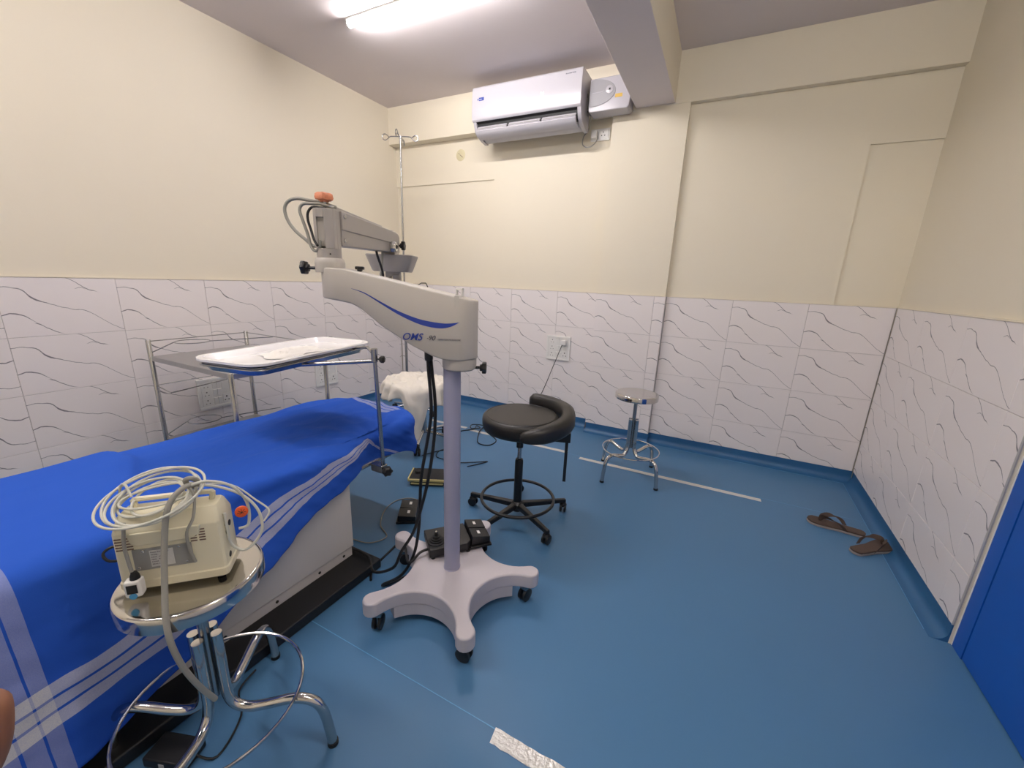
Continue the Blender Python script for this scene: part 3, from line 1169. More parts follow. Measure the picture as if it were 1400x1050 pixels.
# blue swoosh printed on the side
st_ = [(-0.341, 1.2235), (-0.299, 1.2120), (-0.245, 1.184), (-0.187, 1.156), (-0.121, 1.1335), (-0.057, 1.1235), (-0.02, 1.1235), (0.010, 1.128)]
sb_ = [(-0.341, 1.2225), (-0.299, 1.2085), (-0.245, 1.177), (-0.187, 1.144), (-0.121, 1.1165), (-0.061, 1.106), (-0.021, 1.1115), (0.010, 1.1275)]
tops = spline([Vector((x, 0, z)) for x, z in st_], 5)
bots = spline([Vector((x, 0, z)) for x, z in sb_], 5)
vs = []
for p, q in zip(tops, bots):
    vs.append((p.x, -nearhw(p.x) - 0.0005, p.z))
    vs.append((q.x, -nearhw(q.x) - 0.0005, q.z))
b = MB(MA).add(vs, [(2 * i, 2 * i + 1, 2 * i + 3, 2 * i + 2) for i in range(len(tops) - 1)])
b.build('blue_stripe', MT['swoosh'], arm)
hwm = nearhw(-0.1) + 0.0006
ang = math.atan2(0.066 - 0.055, s1 - s0)


def MTxt(s, z, off=0.1):
    # text plane: x along AX, y up, facing the camera
    tilt = 0.0
    M = frame_of(ap(s, z, -nearhw(min(0.0, s + off)) - 0.0008), AX)
    return M @ Matrix.Rotation(R_(90), 4, 'X') @ Matrix.Rotation(tilt, 4, 'Z')


lettering('OMS', 0.033, MTxt(-0.181, 1.064), MT['swoosh'], arm, shear=0.35, xs=0.98, bold=0.0003)
lettering('-', 0.020, MTxt(-0.099, 1.067), MT['dkprint'], arm, shear=0.3)
lettering('90', 0.023, MTxt(-0.0935, 1.0655), MT['dkprint'], arm, shear=0.3, xs=1.0)
lettering('OPERATION MICROSCOPE', 0.0072, MTxt(-0.062, 1.0665), MT['dkprint'], arm, shear=0.3, xs=0.88)
# clip and piece of clear tape at the column end
c = MB(MA).box(-0.008, -0.003, -0.03, 0.01, 1.214, 1.236).box(0.010, 0.016, -0.03, 0.01, 1.21, 1.236).box(-0.008, 0.016, -0.03, 0.01, 1.229, 1.236)
c.build('cable_clip', MT['white'], arm, bevel=0.002)
c = MB(MA).box(-0.006, 0.008, -nearhw(0) - 0.0012, -nearhw(0) + 0.002, 1.178, 1.213)
c.build('tape_piece', MT['clear'], arm)
knob('top_knob', (MA @ Vector((-0.338, 0.02, 1.272))), (0, 0, 1), arm, r=0.014, h=0.016, stem=0.006)
# far end: swivel post
SP = -0.428
MB(MA).lathe([(0.046, 1.27), (0.047, 1.300), (0.044, 1.312), (0.040, 1.316)], (SP, 0, 0), (0, 0, 1), 36).build('swivel_boss', MT['mgrey'], mic, smooth=True)
twr = MB(MA)
twr.lathe([(0.038, 1.316), (0.038, 1.345)], (SP, 0, 0), (0, 0, 1), 36)
collar2 = twr.build('swivel_collar', MT['mdark'], mic, smooth=True)
MB(MA).lathe([(0.0025, -0.001), (0.0025, 0.001)], (SP + 0.018, -0.0345, 1.328), (0.5, -1, 0), 8).build('set_screw', MT['slot'], collar2)
knob('swivel_knob', ap(SP - 0.044, 1.283, -0.01), -AX, mic, r=0.021, h=0.024, stem=0.022)
# tower: upright with a slot on the camera side
ad = Vector((-0.368, 0.93, 0)).normalized()           # direction of the spring arm
an = Vector((ad.y, -ad.x, 0))                           # its side facing the camera/right
TC = Vector(ap(SP, 0))
MT_ = frame_of(TC, ad)                                  # x along spring arm, y = left, z up
tw = MB(MA)
pr_ = [(SP - 0.033, -0.030), (SP - 0.010, -0.036), (SP + 0.010, -0.036), (SP + 0.031, -0.026), (SP + 0.031, 0.026), (SP + 0.010, 0.034), (SP - 0.010, 0.034), (SP - 0.033, 0.026)]
# three blocks leave the slot open
z0, z1, za, zb = 1.345, 1.466, 1.352, 1.438
tw.prism([(SP - 0.033, -0.002), (SP + 0.031, -0.002), (SP + 0.031, 0.026), (SP + 0.010, 0.034), (SP - 0.010, 0.034), (SP - 0.033, 0.026)], z0, z1)
tw.prism([(SP + 0.004, -0.036), (SP + 0.012, -0.036), (SP + 0.031, -0.026), (SP + 0.031, -0.002), (SP + 0.004, -0.002)], z0, z1)
tw.prism([(SP - 0.033, -0.026), (SP - 0.020, -0.034), (SP - 0.020, -0.002), (SP - 0.033, -0.002)], z0, z1)
tw.box(SP - 0.020, SP + 0.004, -0.0355, -0.002, zb, z1)
tower = tw.build('tower', MT['mdark'], mic, bevel=0.002)
MB(MA).box(SP - 0.020, SP + 0.004, -0.026, -0.0021, za, zb).build('slot_plate', MT['mgrey'], tower)
MB(MA).cyl((SP - 0.004, 0, 1.464), (SP - 0.004, 0, 1.492), 0.0065, 14).build('knob_stem', MT['steel'], tower, smooth=True)
kn = MB(MA).lathe([(0.012, 1.488), (0.014, 1.492), (0.024, 1.494), (0.026, 1.500), (0.024, 1.511), (0.018, 1.515), (0.006, 1.516)], (SP - 0.004, 0, 0), (0, 0, 1), 40, 5, 0.13)
kn.build('orange_knob', MT['orangefaded'], tower, smooth=True, angle=45, label='faded orange knob')
# cable loops
P0 = OA + AX * SP
L1 = [(0.03, 1.474), (-0.02, 1.487), (-0.058, 1.492), (-0.095, 1.496), (-0.124, 1.485), (-0.136, 1.461), (-0.128, 1.427), (-0.104, 1.397), (-0.072, 1.372), (-0.045, 1.352), (-0.022, 1.352)]
L2 = [(0.03, 1.470), (-0.01, 1.480), (-0.039, 1.480), (-0.067, 1.478), (-0.080, 1.460), (-0.072, 1.427), (-0.061, 1.389), (-0.050, 1.350), (-0.034, 1.336), (-0.018, 1.347), (-0.010, 1.368)]
L3 = [(0.02, 1.462), (-0.030, 1.470), (-0.050, 1.455), (-0.053, 1.43), (-0.045, 1.40), (-0.034, 1.37), (-0.020, 1.352)]
for Lp, rr_, oo in ((L1, 0.0052, 0.004), (L2, 0.0048, -0.012), (L3, 0.004, -0.018)):
    pts = []
    for k, (s, z) in enumerate(Lp):
        o = oo - 0.028 * max(0, (k - len(Lp) * .55) / len(Lp)) / 0.45
        p = P0 + AX * s + FW * o
        pts.append((p.x, p.y, z))
    MB().tube(pts, rr_, 10, smooth=5).build('cable_loop', MT['gcable'] if rr_ > .004 else MT['bcable'], tower, smooth=True)


def tp_(a, z, o=0.0):
    return MT_ @ Vector((a, -o, z))


# spring arm: two overlapping side covers and a rear cover
def slopedz(a, lo, hi):
    return lo + (hi - lo) * a / 0.5


sa = MB(MT_)
def bar(b, a0, a1, y0, y1, zl0, zh0, zl1, zh1):
    return b.add([(a0, y0, zl0), (a1, y0, zl1), (a1, y1, zl1), (a0, y1, zl0), (a0, y0, zh0), (a1, y0, zh1), (a1, y1, zh1), (a0, y1, zh0)],
                 [(0, 3, 2, 1), (4, 5, 6, 7), (0, 1, 5, 4), (1, 2, 6, 5), (2, 3, 7, 6), (3, 0, 4, 7)])


bar(sa, 0.034, 0.515, -0.034, 0.034, 1.408, 1.468, 1.405, 1.456)
up = sa.build('upper_cover', MT['mdark'], mic, bevel=0.004)
sa = MB(MT_)
bar(sa, 0.034, 0.500, -0.0305, 0.0305, 1.357, 1.420, 1.368, 1.412)
lo_ = sa.build('lower_cover', MT['mdark'], mic, bevel=0.004)
sa = MB(MT_)
bar(sa, 0.020, 0.44, -0.002, 0.030, 1.468, 1.486, 1.458, 1.472)
sa.build('top_channel', MT['mdark'], mic, bevel=0.002)
for a, z in ((0.050, 1.452), (0.050, 1.376)):
    MB().lathe([(0.008, -0.002), (0.008, 0.003), (0.005, 0.005)], tp_(a, z, 0.034 if z > 1.4 else .0305), an, 6).build('bolt', MT['bolt'], up if z > 1.4 else lo_)
# end bracket
eb = MB(MT_)
eb.prism([(0.485, 1.372), (0.56, 1.366), (0.568, 1.372), (0.568, 1.438), (0.55, 1.452), (0.52, 1.458), (0.485, 1.458)][::-1], -0.030, 0.030, 'y')
eb.box(0.508, 0.560, -0.028, 0.028, 1.358, 1.374)
ebo = eb.build('end_bracket', MT['mdark'], mic, bevel=0.004)
MB(MT_).box(0.528, 0.545, -0.012, 0.004, 1.452, 1.466).box(0.553, 0.566, -0.012, 0.004, 1.442, 1.456).build('bracket_lug', MT['mdark'], ebo, bevel=0.003)
k = MB().lathe([(0.018, 0), (0.022, 0.004), (0.022, 0.018), (0.018, 0.024), (0.008, 0.025)], tp_(0.462, 1.390, 0.030), an, 36, 8, 0.06)
k.build('silver_knob', MT['bolt'], ebo, smooth=True, angle=40, label='silver knob')
MB().lathe([(0.009, 0), (0.009, 0.002)], tp_(0.462, 1.390, 0.0552), an, 6).build('hex_recess', MT['slot'], ebo)
knob('tilt_knob', tp_(0.560, 1.402, 0.028), (AX), ebo, r=0.020, h=0.022, stem=0.006)
for dx in (-0.012, 0.012):
    MB().cyl(tp_(0.535 + dx, 1.338, 0.0), tp_(0.535 + dx, 1.352, 0.0), 0.0085, 14).build('pivot_pin', MT['chrome'], ebo, smooth=True)
# microscope head housing: shallow flared bowl
HCN = tp_(0.545, 0)
MH = frame_of((HCN.x, HCN.y, 0), AX)
b = MB(MH)
lo_r = [(x * 0.83, y * 0.83) for x, y in rr(-0.100, 0.104, -0.075, 0.075, 0.04, 6)]
hi_r = rr(-0.104, 0.108, -0.080, 0.080, 0.03, 6)
n = len(lo_r)
vs = [(x, y, 1.285) for x, y in [(p[0] * .95, p[1] * .95) for p in lo_r]] + [(x, y, 1.291) for x, y in lo_r] + [(x, y, 1.356) for x, y in hi_r] + [(x, y, 1.359) for x, y in [(p[0] * .98, p[1] * .98) for p in hi_r]]
fs = [tuple(range(n))[::-1], tuple(3 * n + i for i in range(n))]
for j in range(3):
    fs += [(j * n + i, j * n + (i + 1) % n, (j + 1) * n + (i + 1) % n, (j + 1) * n + i) for i in range(n)]
b.add(vs, fs)
head = b.build('head_housing', MT['mdark'], mic, smooth=True, angle=40)
b = MB(MH).box(-0.030, 0.036, -0.016, 0.016, 1.265, 1.286).box(0.004, 0.036, -0.018, 0.018, 1.245, 1.275).box(-0.030, -0.006, -0.014, 0.014, 1.205, 1.272).box(-0.044, 0.0, -0.02, 0.02, 1.198, 1.206)
b.build('head_bracket', MT['mdark'], head, bevel=0.003)
b = MB(MH).lathe([(0.03, 1.12), (0.034, 1.13), (0.034, 1.18), (0.026, 1.20)], (-0.02, 0.0, 0), (0, 0, 1), 28)
b.build('optics_body', MT['mgrey'], head, smooth=True)
for s in (-1, 1):
    b = MB(MH).cyl((-0.02 + s * .03, 0.02, 1.14), (-0.02 + s * .033, 0.13, 1.19), 0.015, 18)
    b.build('eyepiece', MT['black'], head, smooth=True)
MB(MH).tube([(0.125, -0.03, 1.19), (0.125, -.02, 1.232), (0.135, -.01, 1.240), (0.155, -.01, 1.240), (0.163, -.01, 1.225), (0.163, 0.0, 1.17)], 0.0025, 6).build('wire_hook', MT['black'], head, smooth=True)
# cables behind the arm, hanging from the spring arm
pts = [tp_(0.37, 1.375, 0.0), tp_(0.372, 1.345, 0.005), tp_(0.395, 1.30, 0.01), tp_(0.41, 1.26, 0.01), tp_(0.40, 1.20, 0.0)]
MB().tube(pts, 0.005, 8, smooth=5).build('hanging_cable', MT['bcable'], mic, smooth=True)
MB().tube([tp_(0.44, 1.372, 0), tp_(0.425, 1.31, 0), tp_(0.405, 1.26, 0), tp_(0.40, 1.2, 0)], 0.005, 8, smooth=5).build('hanging_cable', MT['gcable'], mic, smooth=True)
# heavy black cables from the arm down to the floor switch
c = MB(MA).lathe([(0.013, 0.984), (0.015, 0.99), (0.015, 1.016), (0.012, 1.02)], (-0.105, 0, 0), (0, 0, 1), 18)
c.build('cable_gland', MT['black'], mic, smooth=True)
k1 = [(-0.108, .99, 0), (-0.106, .938, 0), (-0.100, .857, 0), (-0.100, .774, 0), (-0.118, .66, 0), (-0.140, .53, .0), (-0.152, .40, .02), (-0.162, .28, .03), (-0.185, .16, .03), (-0.235, .07, 0.02)]
k2 = [(-0.100, .99, 0.01), (-0.096, .938, 0.01), (-0.088, .857, 0.01), (-0.086, .774, 0.01), (-0.094, .66, 0.01), (-0.112, .53, .0), (-0.142, .40, .0), (-0.175, .29, .0), (-0.225, .20, .0), (-0.262, .12, 0.0)]
p1 = [ap(s, z, o) for s, z, o in k1] + [(1.966, -2.30, 0.012), (1.985, -2.27, 0.008), (2.02, -2.20, 0.008), (2.06, -2.12, 0.008)]
p2 = [ap(s, z, o) for s, z, o in k2] + [(1.90, -2.28, 0.035), (1.84, -2.245, 0.055), (1.77, -2.232, 0.056), (1.72, -2.24, 0.056)]
MB().tube(p1, 0.0062, 8, smooth=5).build('power_cable', MT['bcable'], mic, smooth=True)
MB().tube(p2, 0.0062, 8, smooth=5).build('power_cable', MT['bcable'], mic, smooth=True)

# ---- joystick foot switch lying on the microscope base
FS = thing('joystick_foot_switch', 'black joystick foot switch resting on the microscope base', 'foot switch', (2.165, -2.072, 0.138), R_(48))
M = wm(FS)
b = MB(M).prism([(-0.115, -0.075), (0.045, -0.075), (0.065, -0.055), (0.065, 0.075), (-0.115, 0.075)], 0.008, 0.045)
b.build('body', MT['black'], FS, bevel=0.004)
for s in ((-.10, -.065), (.05, -.065), (-.10, .06), (.05, .06)):
    MB(M).cyl((s[0], s[1], 0), (s[0], s[1], 0.009), 0.009, 10).build('foot', MT['rubber'], FS)
b = MB(M).lathe([(0.036, 0.045), (0.036, 0.049), (0.028, 0.051), (0.028, 0.056), (0.022, 0.057), (0.022, 0.063), (0.016, 0.064), (0.015, 0.072), (0.008, 0.074), (0.008, 0.086), (0.006, 0.09)], (-0.078, -0.02, 0), (0, 0, 1), 26)
b.build('joystick', MT['rubber'], FS, smooth=True)
MB(M).lathe([(0.005, 0.0895), (0.004, 0.093)], (-0.078, -0.02, 0), (0, 0, 1), 12).build('joystick_cap', MT['bolt'], FS)
for k, yy in enumerate((-0.060, 0.012)):
    b = MB(M).add([(0.066, yy, 0.016), (0.150, yy, 0.016), (0.150, yy + .066, 0.016), (0.066, yy + .066, 0.016), (0.070, yy, 0.060), (0.150, yy, 0.046), (0.150, yy + .066, 0.046), (0.070, yy + .066, 0.060)],
                  [(0, 3, 2, 1), (4, 5, 6, 7), (0, 1, 5, 4), (1, 2, 6, 5), (2, 3, 7, 6), (3, 0, 4, 7)])
    pd = b.build('pedal', MT['black'], FS, bevel=0.003)
    MB(M).add([(0.100, yy + .022, .0560), (0.112, yy + .022, .0540), (0.112, yy + .044, .0540), (0.100, yy + .044, .0560)], [(0, 1, 2, 3)]).build('pedal_label', MT['white'], pd)
MB(M).box(0.06, 0.155, -0.07, 0.085, 0.006, 0.016).build('pedal_plate', MT['blackm'], FS, bevel=0.002)
pts = [M @ Vector(p) for p in [(-0.115, -0.03, 0.022), (-0.15, -0.04, 0.020), (-0.20, -0.06, 0.0)]] + [(1.93, -2.13, 0.10), (1.88, -2.18, 0.05), (1.86, -2.25, 0.010), (1.90, -2.30, 0.008)]
MB().tube(pts, 0.0055, 8, smooth=5).build('cable', MT['bcable'], FS, smooth=True)

# ---- double foot switch on the floor
F2 = thing('double_foot_switch', 'black double foot switch on the floor beside the white cabinet', 'foot switch', (1.705, -1.835, 0), R_(33))
M = wm(F2)
MB(M).box(-0.055, 0.055, -0.085, 0.085, 0.0, 0.014).build('base_plate', MT['blackm'], F2, bevel=0.003)
for yy in (-0.080, 0.006):
    b = MB(M).add([(-0.048, yy, 0.014), (0.048, yy, 0.014), (0.048, yy + .074, 0.014), (-0.048, yy + .074, 0.014), (-0.046, yy, 0.046), (0.048, yy, 0.040), (0.048, yy + .074, 0.050), (-0.046, yy + .074, 0.050)],
                  [(0, 3, 2, 1), (4, 5, 6, 7), (0, 1, 5, 4), (1, 2, 6, 5), (2, 3, 7, 6), (3, 0, 4, 7)])
    pd = b.build('pedal', MT['black'], F2, bevel=0.003)
    MB(M).add([(0.0, yy + .026, .0474), (0.014, yy + .026, .0467), (0.014, yy + .050, .0495), (0.0, yy + .050, .0500)], [(0, 1, 2, 3)]).build('pedal_label', MT['white'], pd)
MB().tube([(1.67, -1.755, 0.02), (1.68, -1.70, 0.006), (1.60, -1.70, 0.004), (1.55, -1.76, 0.004), (1.56, -1.86, 0.004), (1.64, -1.98, .004), (1.74, -2.04, 0.004), (1.70, -2.12, .004), (1.58, -2.14, 0.004), (1.50, -2.16, .004)], 0.0032, 6, smooth=6).build('cable', MT['gcable'], F2, smooth=True)

# ---- yellow edged foot pedal behind
F3 = thing('wide_foot_pedal', 'black foot pedal with cream yellow edges beside the draped stool', 'foot pedal', (1.555, -1.465, 0), R_(27))
M = wm(F3)
MB(M).box(-0.105, 0.11, -0.075, 0.075, 0.0, 0.025).build('base_plate', MT['blackm'], F3, bevel=0.004)
b = MB(M).box(-0.12, 0.12, -0.080, -0.072, 0.030, 0.046).box(-0.12, -0.112, -0.078, 0.07, 0.034, 0.052)
b.box(-0.10, 0.10, -0.082, -0.074, 0.012, 0.022)
b.build('edge_strip', MT['yellow'], F3, bevel=0.002, label='cream yellow edge strip')
MB(M).box(-0.114, 0.12, -0.073, 0.075, 0.026, 0.048).build('tread', MT['black'], F3, bevel=0.004)
MB(M).lathe([(0.03, 0.048), (0.026, 0.062), (0.012, 0.068)], (-0.07, 0.02, 0), (0, 0, 1), 18).build('heel_knob', MT['rubber'], F3, smooth=True)
MB().tube([(1.66, -1.40, 0.02), (1.62, -1.28, 0.006), (1.50, -1.18, 0.004), (1.38, -1.16, 0.004), (1.34, -1.05, 0.004), (1.44, -0.98, .004)], 0.0035, 6, smooth=6).build('cable', MT['bcable'], F3, smooth=True)


# ================================================================= doctor's stool
SX, SY = 2.222, -1.545
dsn = thing('surgeon_stool', 'black upholstered surgeon stool with curved arm bolster and foot ring', 'stool', (SX, SY, 0))
ZS = 0.600
b = MB().lathe([(0.06, ZS - .084), (0.18, ZS - .084), (0.194, ZS - .076), (0.201, ZS - .055), (0.202, ZS - .03), (0.199, ZS - .014), (0.190, ZS - .004), (0.172, ZS - .0005), (0.15, ZS + .001), (0.05, ZS + .002)], (SX, SY, 0), (0, 0, 1), 64)
seat = b.build('seat', MT['leather'], dsn, smooth=True, angle=60)
MB().tube([(SX + 0.178 * math.cos(a), SY + 0.178 * math.sin(a), ZS - 0.0015) for a in [2 * PI * k / 60 for k in range(60)]], 0.0022, 6, closed=True).build('seam', MT['leather'], seat, smooth=True)
# bolster: swept rounded section along an arc
vs, fs = [], []
a0, a1 = R_(-66), R_(104)
NSW = 44
prof = [(-.030, -.04), (-.034, -.02), (-.034, .02), (-.028, .036), (-.012, .043), (.012, .043), (.030, .034), (.036, .015), (.036, -.03), (.030, -.045), (.0, -.05), (-.02, -.048)]
K = len(prof)
for i in range(NSW + 1):
    t = i / NSW
    a = a0 + (a1 - a0) * t
    rad = 0.218 + 0.024 * min(1, t * 2.2)
    zc = ZS - 0.042 + 0.046 * min(1, t * 1.7)
    e = 1.0
    if t < 0.22:
        e = 0.35 + 0.65 * math.sqrt(max(0, 1 - (1 - t / 0.22) ** 2))
    if t > 0.95:
        e = 0.5 + 0.5 * math.sqrt(max(0, 1 - ((t - 0.95) / 0.05) ** 2))
    for (dr, dz) in prof:
        r2 = rad + dr * e
        vs.append((SX + r2 * math.cos(a), SY + r2 * math.sin(a), zc + dz * e * (0.82 + .18 * t)))
for i in range(NSW):
    for k in range(K):
        l = (k + 1) % K
        fs.append((i * K + k, i * K + l, (i + 1) * K + l, (i + 1) * K + k))
fs.append(tuple(range(K))[::-1])
fs.append(tuple(NSW * K + k for k in range(K)))
MB().add(vs, fs).build('arm_bolster', MT['leather'], dsn, smooth=True, angle=60)
b = MB(frame_of((SX, SY, 0), (1.0, 0.33, 0)))
b.box(-0.05, 0.255, -0.022, 0.022, ZS - .104, ZS - .089).box(0.175, 0.262, -0.026, 0.026, ZS - .128, ZS - .075)
arm_b = b.build('bolster_bracket', MT['blackm'], dsn, bevel=0.003)
q = frame_of((SX, SY, 0), (1.0, 0.33, 0))
MB(q).box(0.236, 0.252, -0.008, 0.004, 0.245, ZS - .10).build('height_bar', MT['blackm'], dsn, bevel=0.001)
MB(q).lathe([(.004, 0), (.004, .002)], (0.215, -0.0265, ZS - .10), (0, -1, 0), 8).build('screw', MT['bolt'], arm_b)
MB().lathe([(0.014, ZS - .09), (0.018, ZS - .092)], (SX, SY, 0), (0, 0, -1), 12)
b = MB().lathe([(0.0185, 0.415), (0.0185, ZS - 0.088)], (SX, SY, 0), (0, 0, 1), 24)
b.build('seat_boss', MT['blackm'], dsn, smooth=True)
MB().lathe([(0.011, 0.335), (0.011, 0.42)], (SX, SY, 0), (0, 0, 1), 20).build('gas_lift', MT['steel'], dsn, smooth=True)
MB().lathe([(0.020, 0.075), (0.022, 0.10), (0.022, 0.335), (0.019, 0.348), (0.012, 0.350)], (SX, SY, 0), (0, 0, 1), 28).build('column', MT['blackm'], dsn, smooth=True)
MB().tube([(SX + 0.197 * math.cos(a), SY + 0.197 * math.sin(a), 0.118) for a in [2 * PI * k / 56 for k in range(56)]], 0.0085, 10, closed=True).build('foot_ring', MT['blackm'], dsn, smooth=True)
MB().lathe([(0.03, 0.045), (0.036, 0.055), (0.036, 0.085), (0.024, 0.098)], (SX, SY, 0), (0, 0, 1), 28).build('hub', MT['blackm'], dsn, smooth=True)
for k in range(5):
    th = R_(41 + 72 * k)
    M = Matrix.Translation((SX, SY, 0)) @ Matrix.Rotation(th, 4, 'Z')
    b = MB(M).add([(0.02, -.017, .060), (0.285, -.012, .058), (0.285, .012, .058), (0.02, .017, .060), (0.02, -.015, .092), (0.285, -.011, .080), (0.285, .011, .080), (0.02, .015, .092)],
                  [(0, 3, 2, 1), (4, 5, 6, 7), (0, 1, 5, 4), (1, 2, 6, 5), (2, 3, 7, 6), (3, 0, 4, 7)])
    lg = b.build('leg', MT['blackm'], dsn, bevel=0.006, bseg=3)
    sw = th + 1.1 + k
    cx, cy = SX + 0.272 * math.cos(th), SY + 0.272 * math.sin(th)
    wh = MB()
    for s in (-1, 1):
        wh.lathe([(0.016, -0.007), (0.0245, -0.005), (0.0245, 0.005), (0.016, 0.007)], (cx + s * 0.0115 * -math.sin(sw), cy + s * 0.0115 * math.cos(sw), 0.025), (-math.sin(sw), math.cos(sw), 0), 18)
    wh.lathe([(0.017, 0.036), (0.021, 0.046), (0.015, 0.058)], (cx, cy, 0), (0, 0, 1), 16)
    wh.build('caster', MT['black'], dsn, smooth=True)


# ================================================================= steel revolving stools
def steel_stool(label, cx, cy, zt, r, rad, rz, ring_r=0.16, name='steel_stool'):
    t = thing(name, label, 'stool', (cx, cy, 0), rz, 'steel revolving stools')
    M = wm(t)
    b = MB(M).lathe([(r - .004, zt - .036), (r, zt - .036), (r, zt - .006), (r - .003, zt - .001), (r - .008, zt), (r - .014, zt - .001), (0.01, zt - .0015)], (0, 0, 0), (0, 0, 1), 64)
    b.build('seat', MT['chrome'], t, smooth=True, angle=50)
    MB(M).lathe([(0.02, zt - .04), (0.022, zt - .0365)], (0, 0, 0), (0, 0, 1), 16).build('seat_hub', MT['steel'], t)
    MB(M).lathe([(0.012, 0.20), (0.012, zt - .038)], (0, 0, 0), (0, 0, 1), 16).build('screw_post', MT['steel'], t, smooth=True)
    tr_ = 0.0125
    zc = zt * 0.69
    for k in range(4):
        a = PI / 2 * k
        ca, sa_ = math.cos(a), math.sin(a)
        P = [(0.027, zc), (0.027, zc - .06), (0.027, zc * .62), (0.030, zc * .5), (0.045, zc * .42), (0.075, zc * .385), (0.12, zc * .40), (0.17, zc * .43), (0.205, zc * .43), (0.235, zc * .39), (0.252, zc * .30), (0.262, zc * .15), (0.268, 0.002)]
        pts = [(p * (1 if p < .05 else rad / 0.268) * ca, p * (1 if p < .05 else rad / 0.268) * sa_, z) for p, z in P]
        b = MB(M).tube(pts, tr_, 12, smooth=4)
        lg = b.build('leg', MT['chrome'], t, smooth=True)
        MB(M).lathe([(tr_ + .0015, 0.0), (tr_ + .0015, .012)], (rad * ca, rad * sa_, 0), (0, 0, 1), 14).build('foot_cap', MT['rubber'], lg, smooth=True)
    MB(M).tube([(ring_r * math.cos(a), ring_r * math.sin(a), zc * .44 + .012) for a in [2 * PI * k / 48 for k in range(48)]], 0.0042, 8, closed=True).build('foot_ring', MT['chrome'], t, smooth=True)
    return t


steel_stool('steel stool standing at the tape line near the wall column', 2.660, -0.70, 0.585, 0.137, 0.240, R_(-32.0), 0.185)
FSX, FSY, FZ = 2.034, -2.950, 0.572
steel_stool('steel stool in front of the bed with the cream monitor on it', FSX, FSY, FZ, 0.143, 0.280, R_(32.0), 0.20)
# ---- END PART 2

# ================================================================= monitor on the front stool
DM = frame_of((2.020, -2.955, FZ), (0.702, 0.712, 0))          # x = along the back panel (left to right), -y = towards camera
dev = thing('patient_monitor', 'cream table monitor seen from behind with coiled pale cables on top', 'monitor', (2.020, -2.955, FZ), math.atan2(0.712, 0.702))
DW = 0.102
b = MB(DM)
# body: hexagonal side profile, lower part vertical, upper part leaning in
vs = []
for x, e in ((-DW, 0.0), (DW, 0.0)):
    pass
lo = rr(-DW, DW, -0.052, 0.038, 0.012, 4)
mid = lo
n = len(lo)
sh = lambda pts, k, j: [(p[0] * k, p[1] * j + (1 - j) * -0.005) for p in pts]
lv = [(sh(lo, 0.985, .98), 0.010), (lo, 0.014), (lo, 0.028), (sh(lo, .975, .96), 0.031), (sh(lo, .965, .95), 0.145), (sh(lo, .955, .93), 0.150), (sh(lo, .90, .60), 0.176), (sh(lo, .87, .55), 0.180)]
vs = [(x, y, z) for pts, z in lv for x, y in pts]
fs = [tuple(range(n))[::-1], tuple((len(lv) - 1) * n + i for i in range(n))]
for j in range(len(lv) - 1):
    fs += [(j * n + i, j * n + (i + 1) % n, (j + 1) * n + (i + 1) % n, (j + 1) * n + i) for i in range(n)]
b.add(vs, fs)
body = b.build('body', MT['cream'], dev, smooth=True, angle=25)
YB = -0.0492
b = MB(DM).prism([(-0.070, 0.146), (0.062, 0.149), (0.058, 0.128), (0.042, 0.118), (-0.055, 0.116), (-0.066, 0.124)], YB - 0.004, YB + 0.006, 'y')
b.build('handle_recess', MT['cream'], body, bevel=0.003)
MB(DM).box(-0.066, 0.040, YB - 0.0035, YB + .004, 0.056, 0.108).build('rear_plate', MT['gsheet'], dev, bevel=0.001)
MB(DM).box(-0.036, 0.006, YB - 0.0042, YB - .002, 0.062, 0.102).build('rating_label', MT['tape'], dev)
ML = DM @ Matrix.Translation((0, YB - 0.0044, 0)) @ Matrix.Rotation(R_(90), 4, 'X')
lettering('Power Rating Plate', 0.0042, ML @ Matrix.Translation((-0.034, 0.0965, 0)), MT['slot'], dev, depth=0.0001)
for i, s in enumerate(('MODEL', 'INPUT   100-240V', 'FREQ    50/60Hz', 'POWER', 'SERIAL NO.')):
    lettering(s, 0.0036, ML @ Matrix.Translation((-0.034, 0.0905 - 0.0058 * i, 0)), MT['slot'], dev, depth=0.0001)
for x, z in ((-0.058, 0.064), (0.028, 0.064), (-0.046, 0.103), (0.018, 0.103)):
    MB(DM).lathe([(0.003, 0), (0.003, 0.001), (0.0015, .0018)], (x, YB - 0.0035, z), (0, -1, 0), 10).build('screw', MT['bolt'], dev)
b = MB(DM)
for x0 in (-0.092, -0.074, 0.040, 0.056):
    for k in range(5):
        b.box(x0, x0 + 0.012, YB - 0.0012, YB + .003, 0.1085 + .0066 * k, 0.1115 + .0066 * k)
b.build('vent_slots', MT['brown_mark'], body, kind='stuff')  # brown bars: the shade inside the vents is put into their colour
for x, y, z in ((DW - .001, -0.020, 0.125), (DW - .001, -0.020, 0.105), (DW - .001, 0.0, 0.115), (DW - .001, -0.022, 0.045)):
    MB(DM).lathe([(0.007, 0), (0.007, 0.002)], (x - 0.003, y, z), (1, 0, 0.02), 14).build('port', MT['slot'], body)
for x in (-0.08, 0.08):
    for y in (-0.035, 0.024):
        MB(DM).cyl((x, y, 0), (x, y, 0.011), 0.008, 12).build('rubber_foot', MT['rubber'], dev)
hb = MB(DM).tube([(-.070, 0.005, 0.176), (-.073, 0.006, 0.194), (-.06, 0.006, 0.198), (.06, 0.006, 0.198), (.073, 0.006, .194), (.070, .005, .176)], 0.006, 8, smooth=3)
hb.build('carry_handle', MT['cream'], dev, smooth=True)
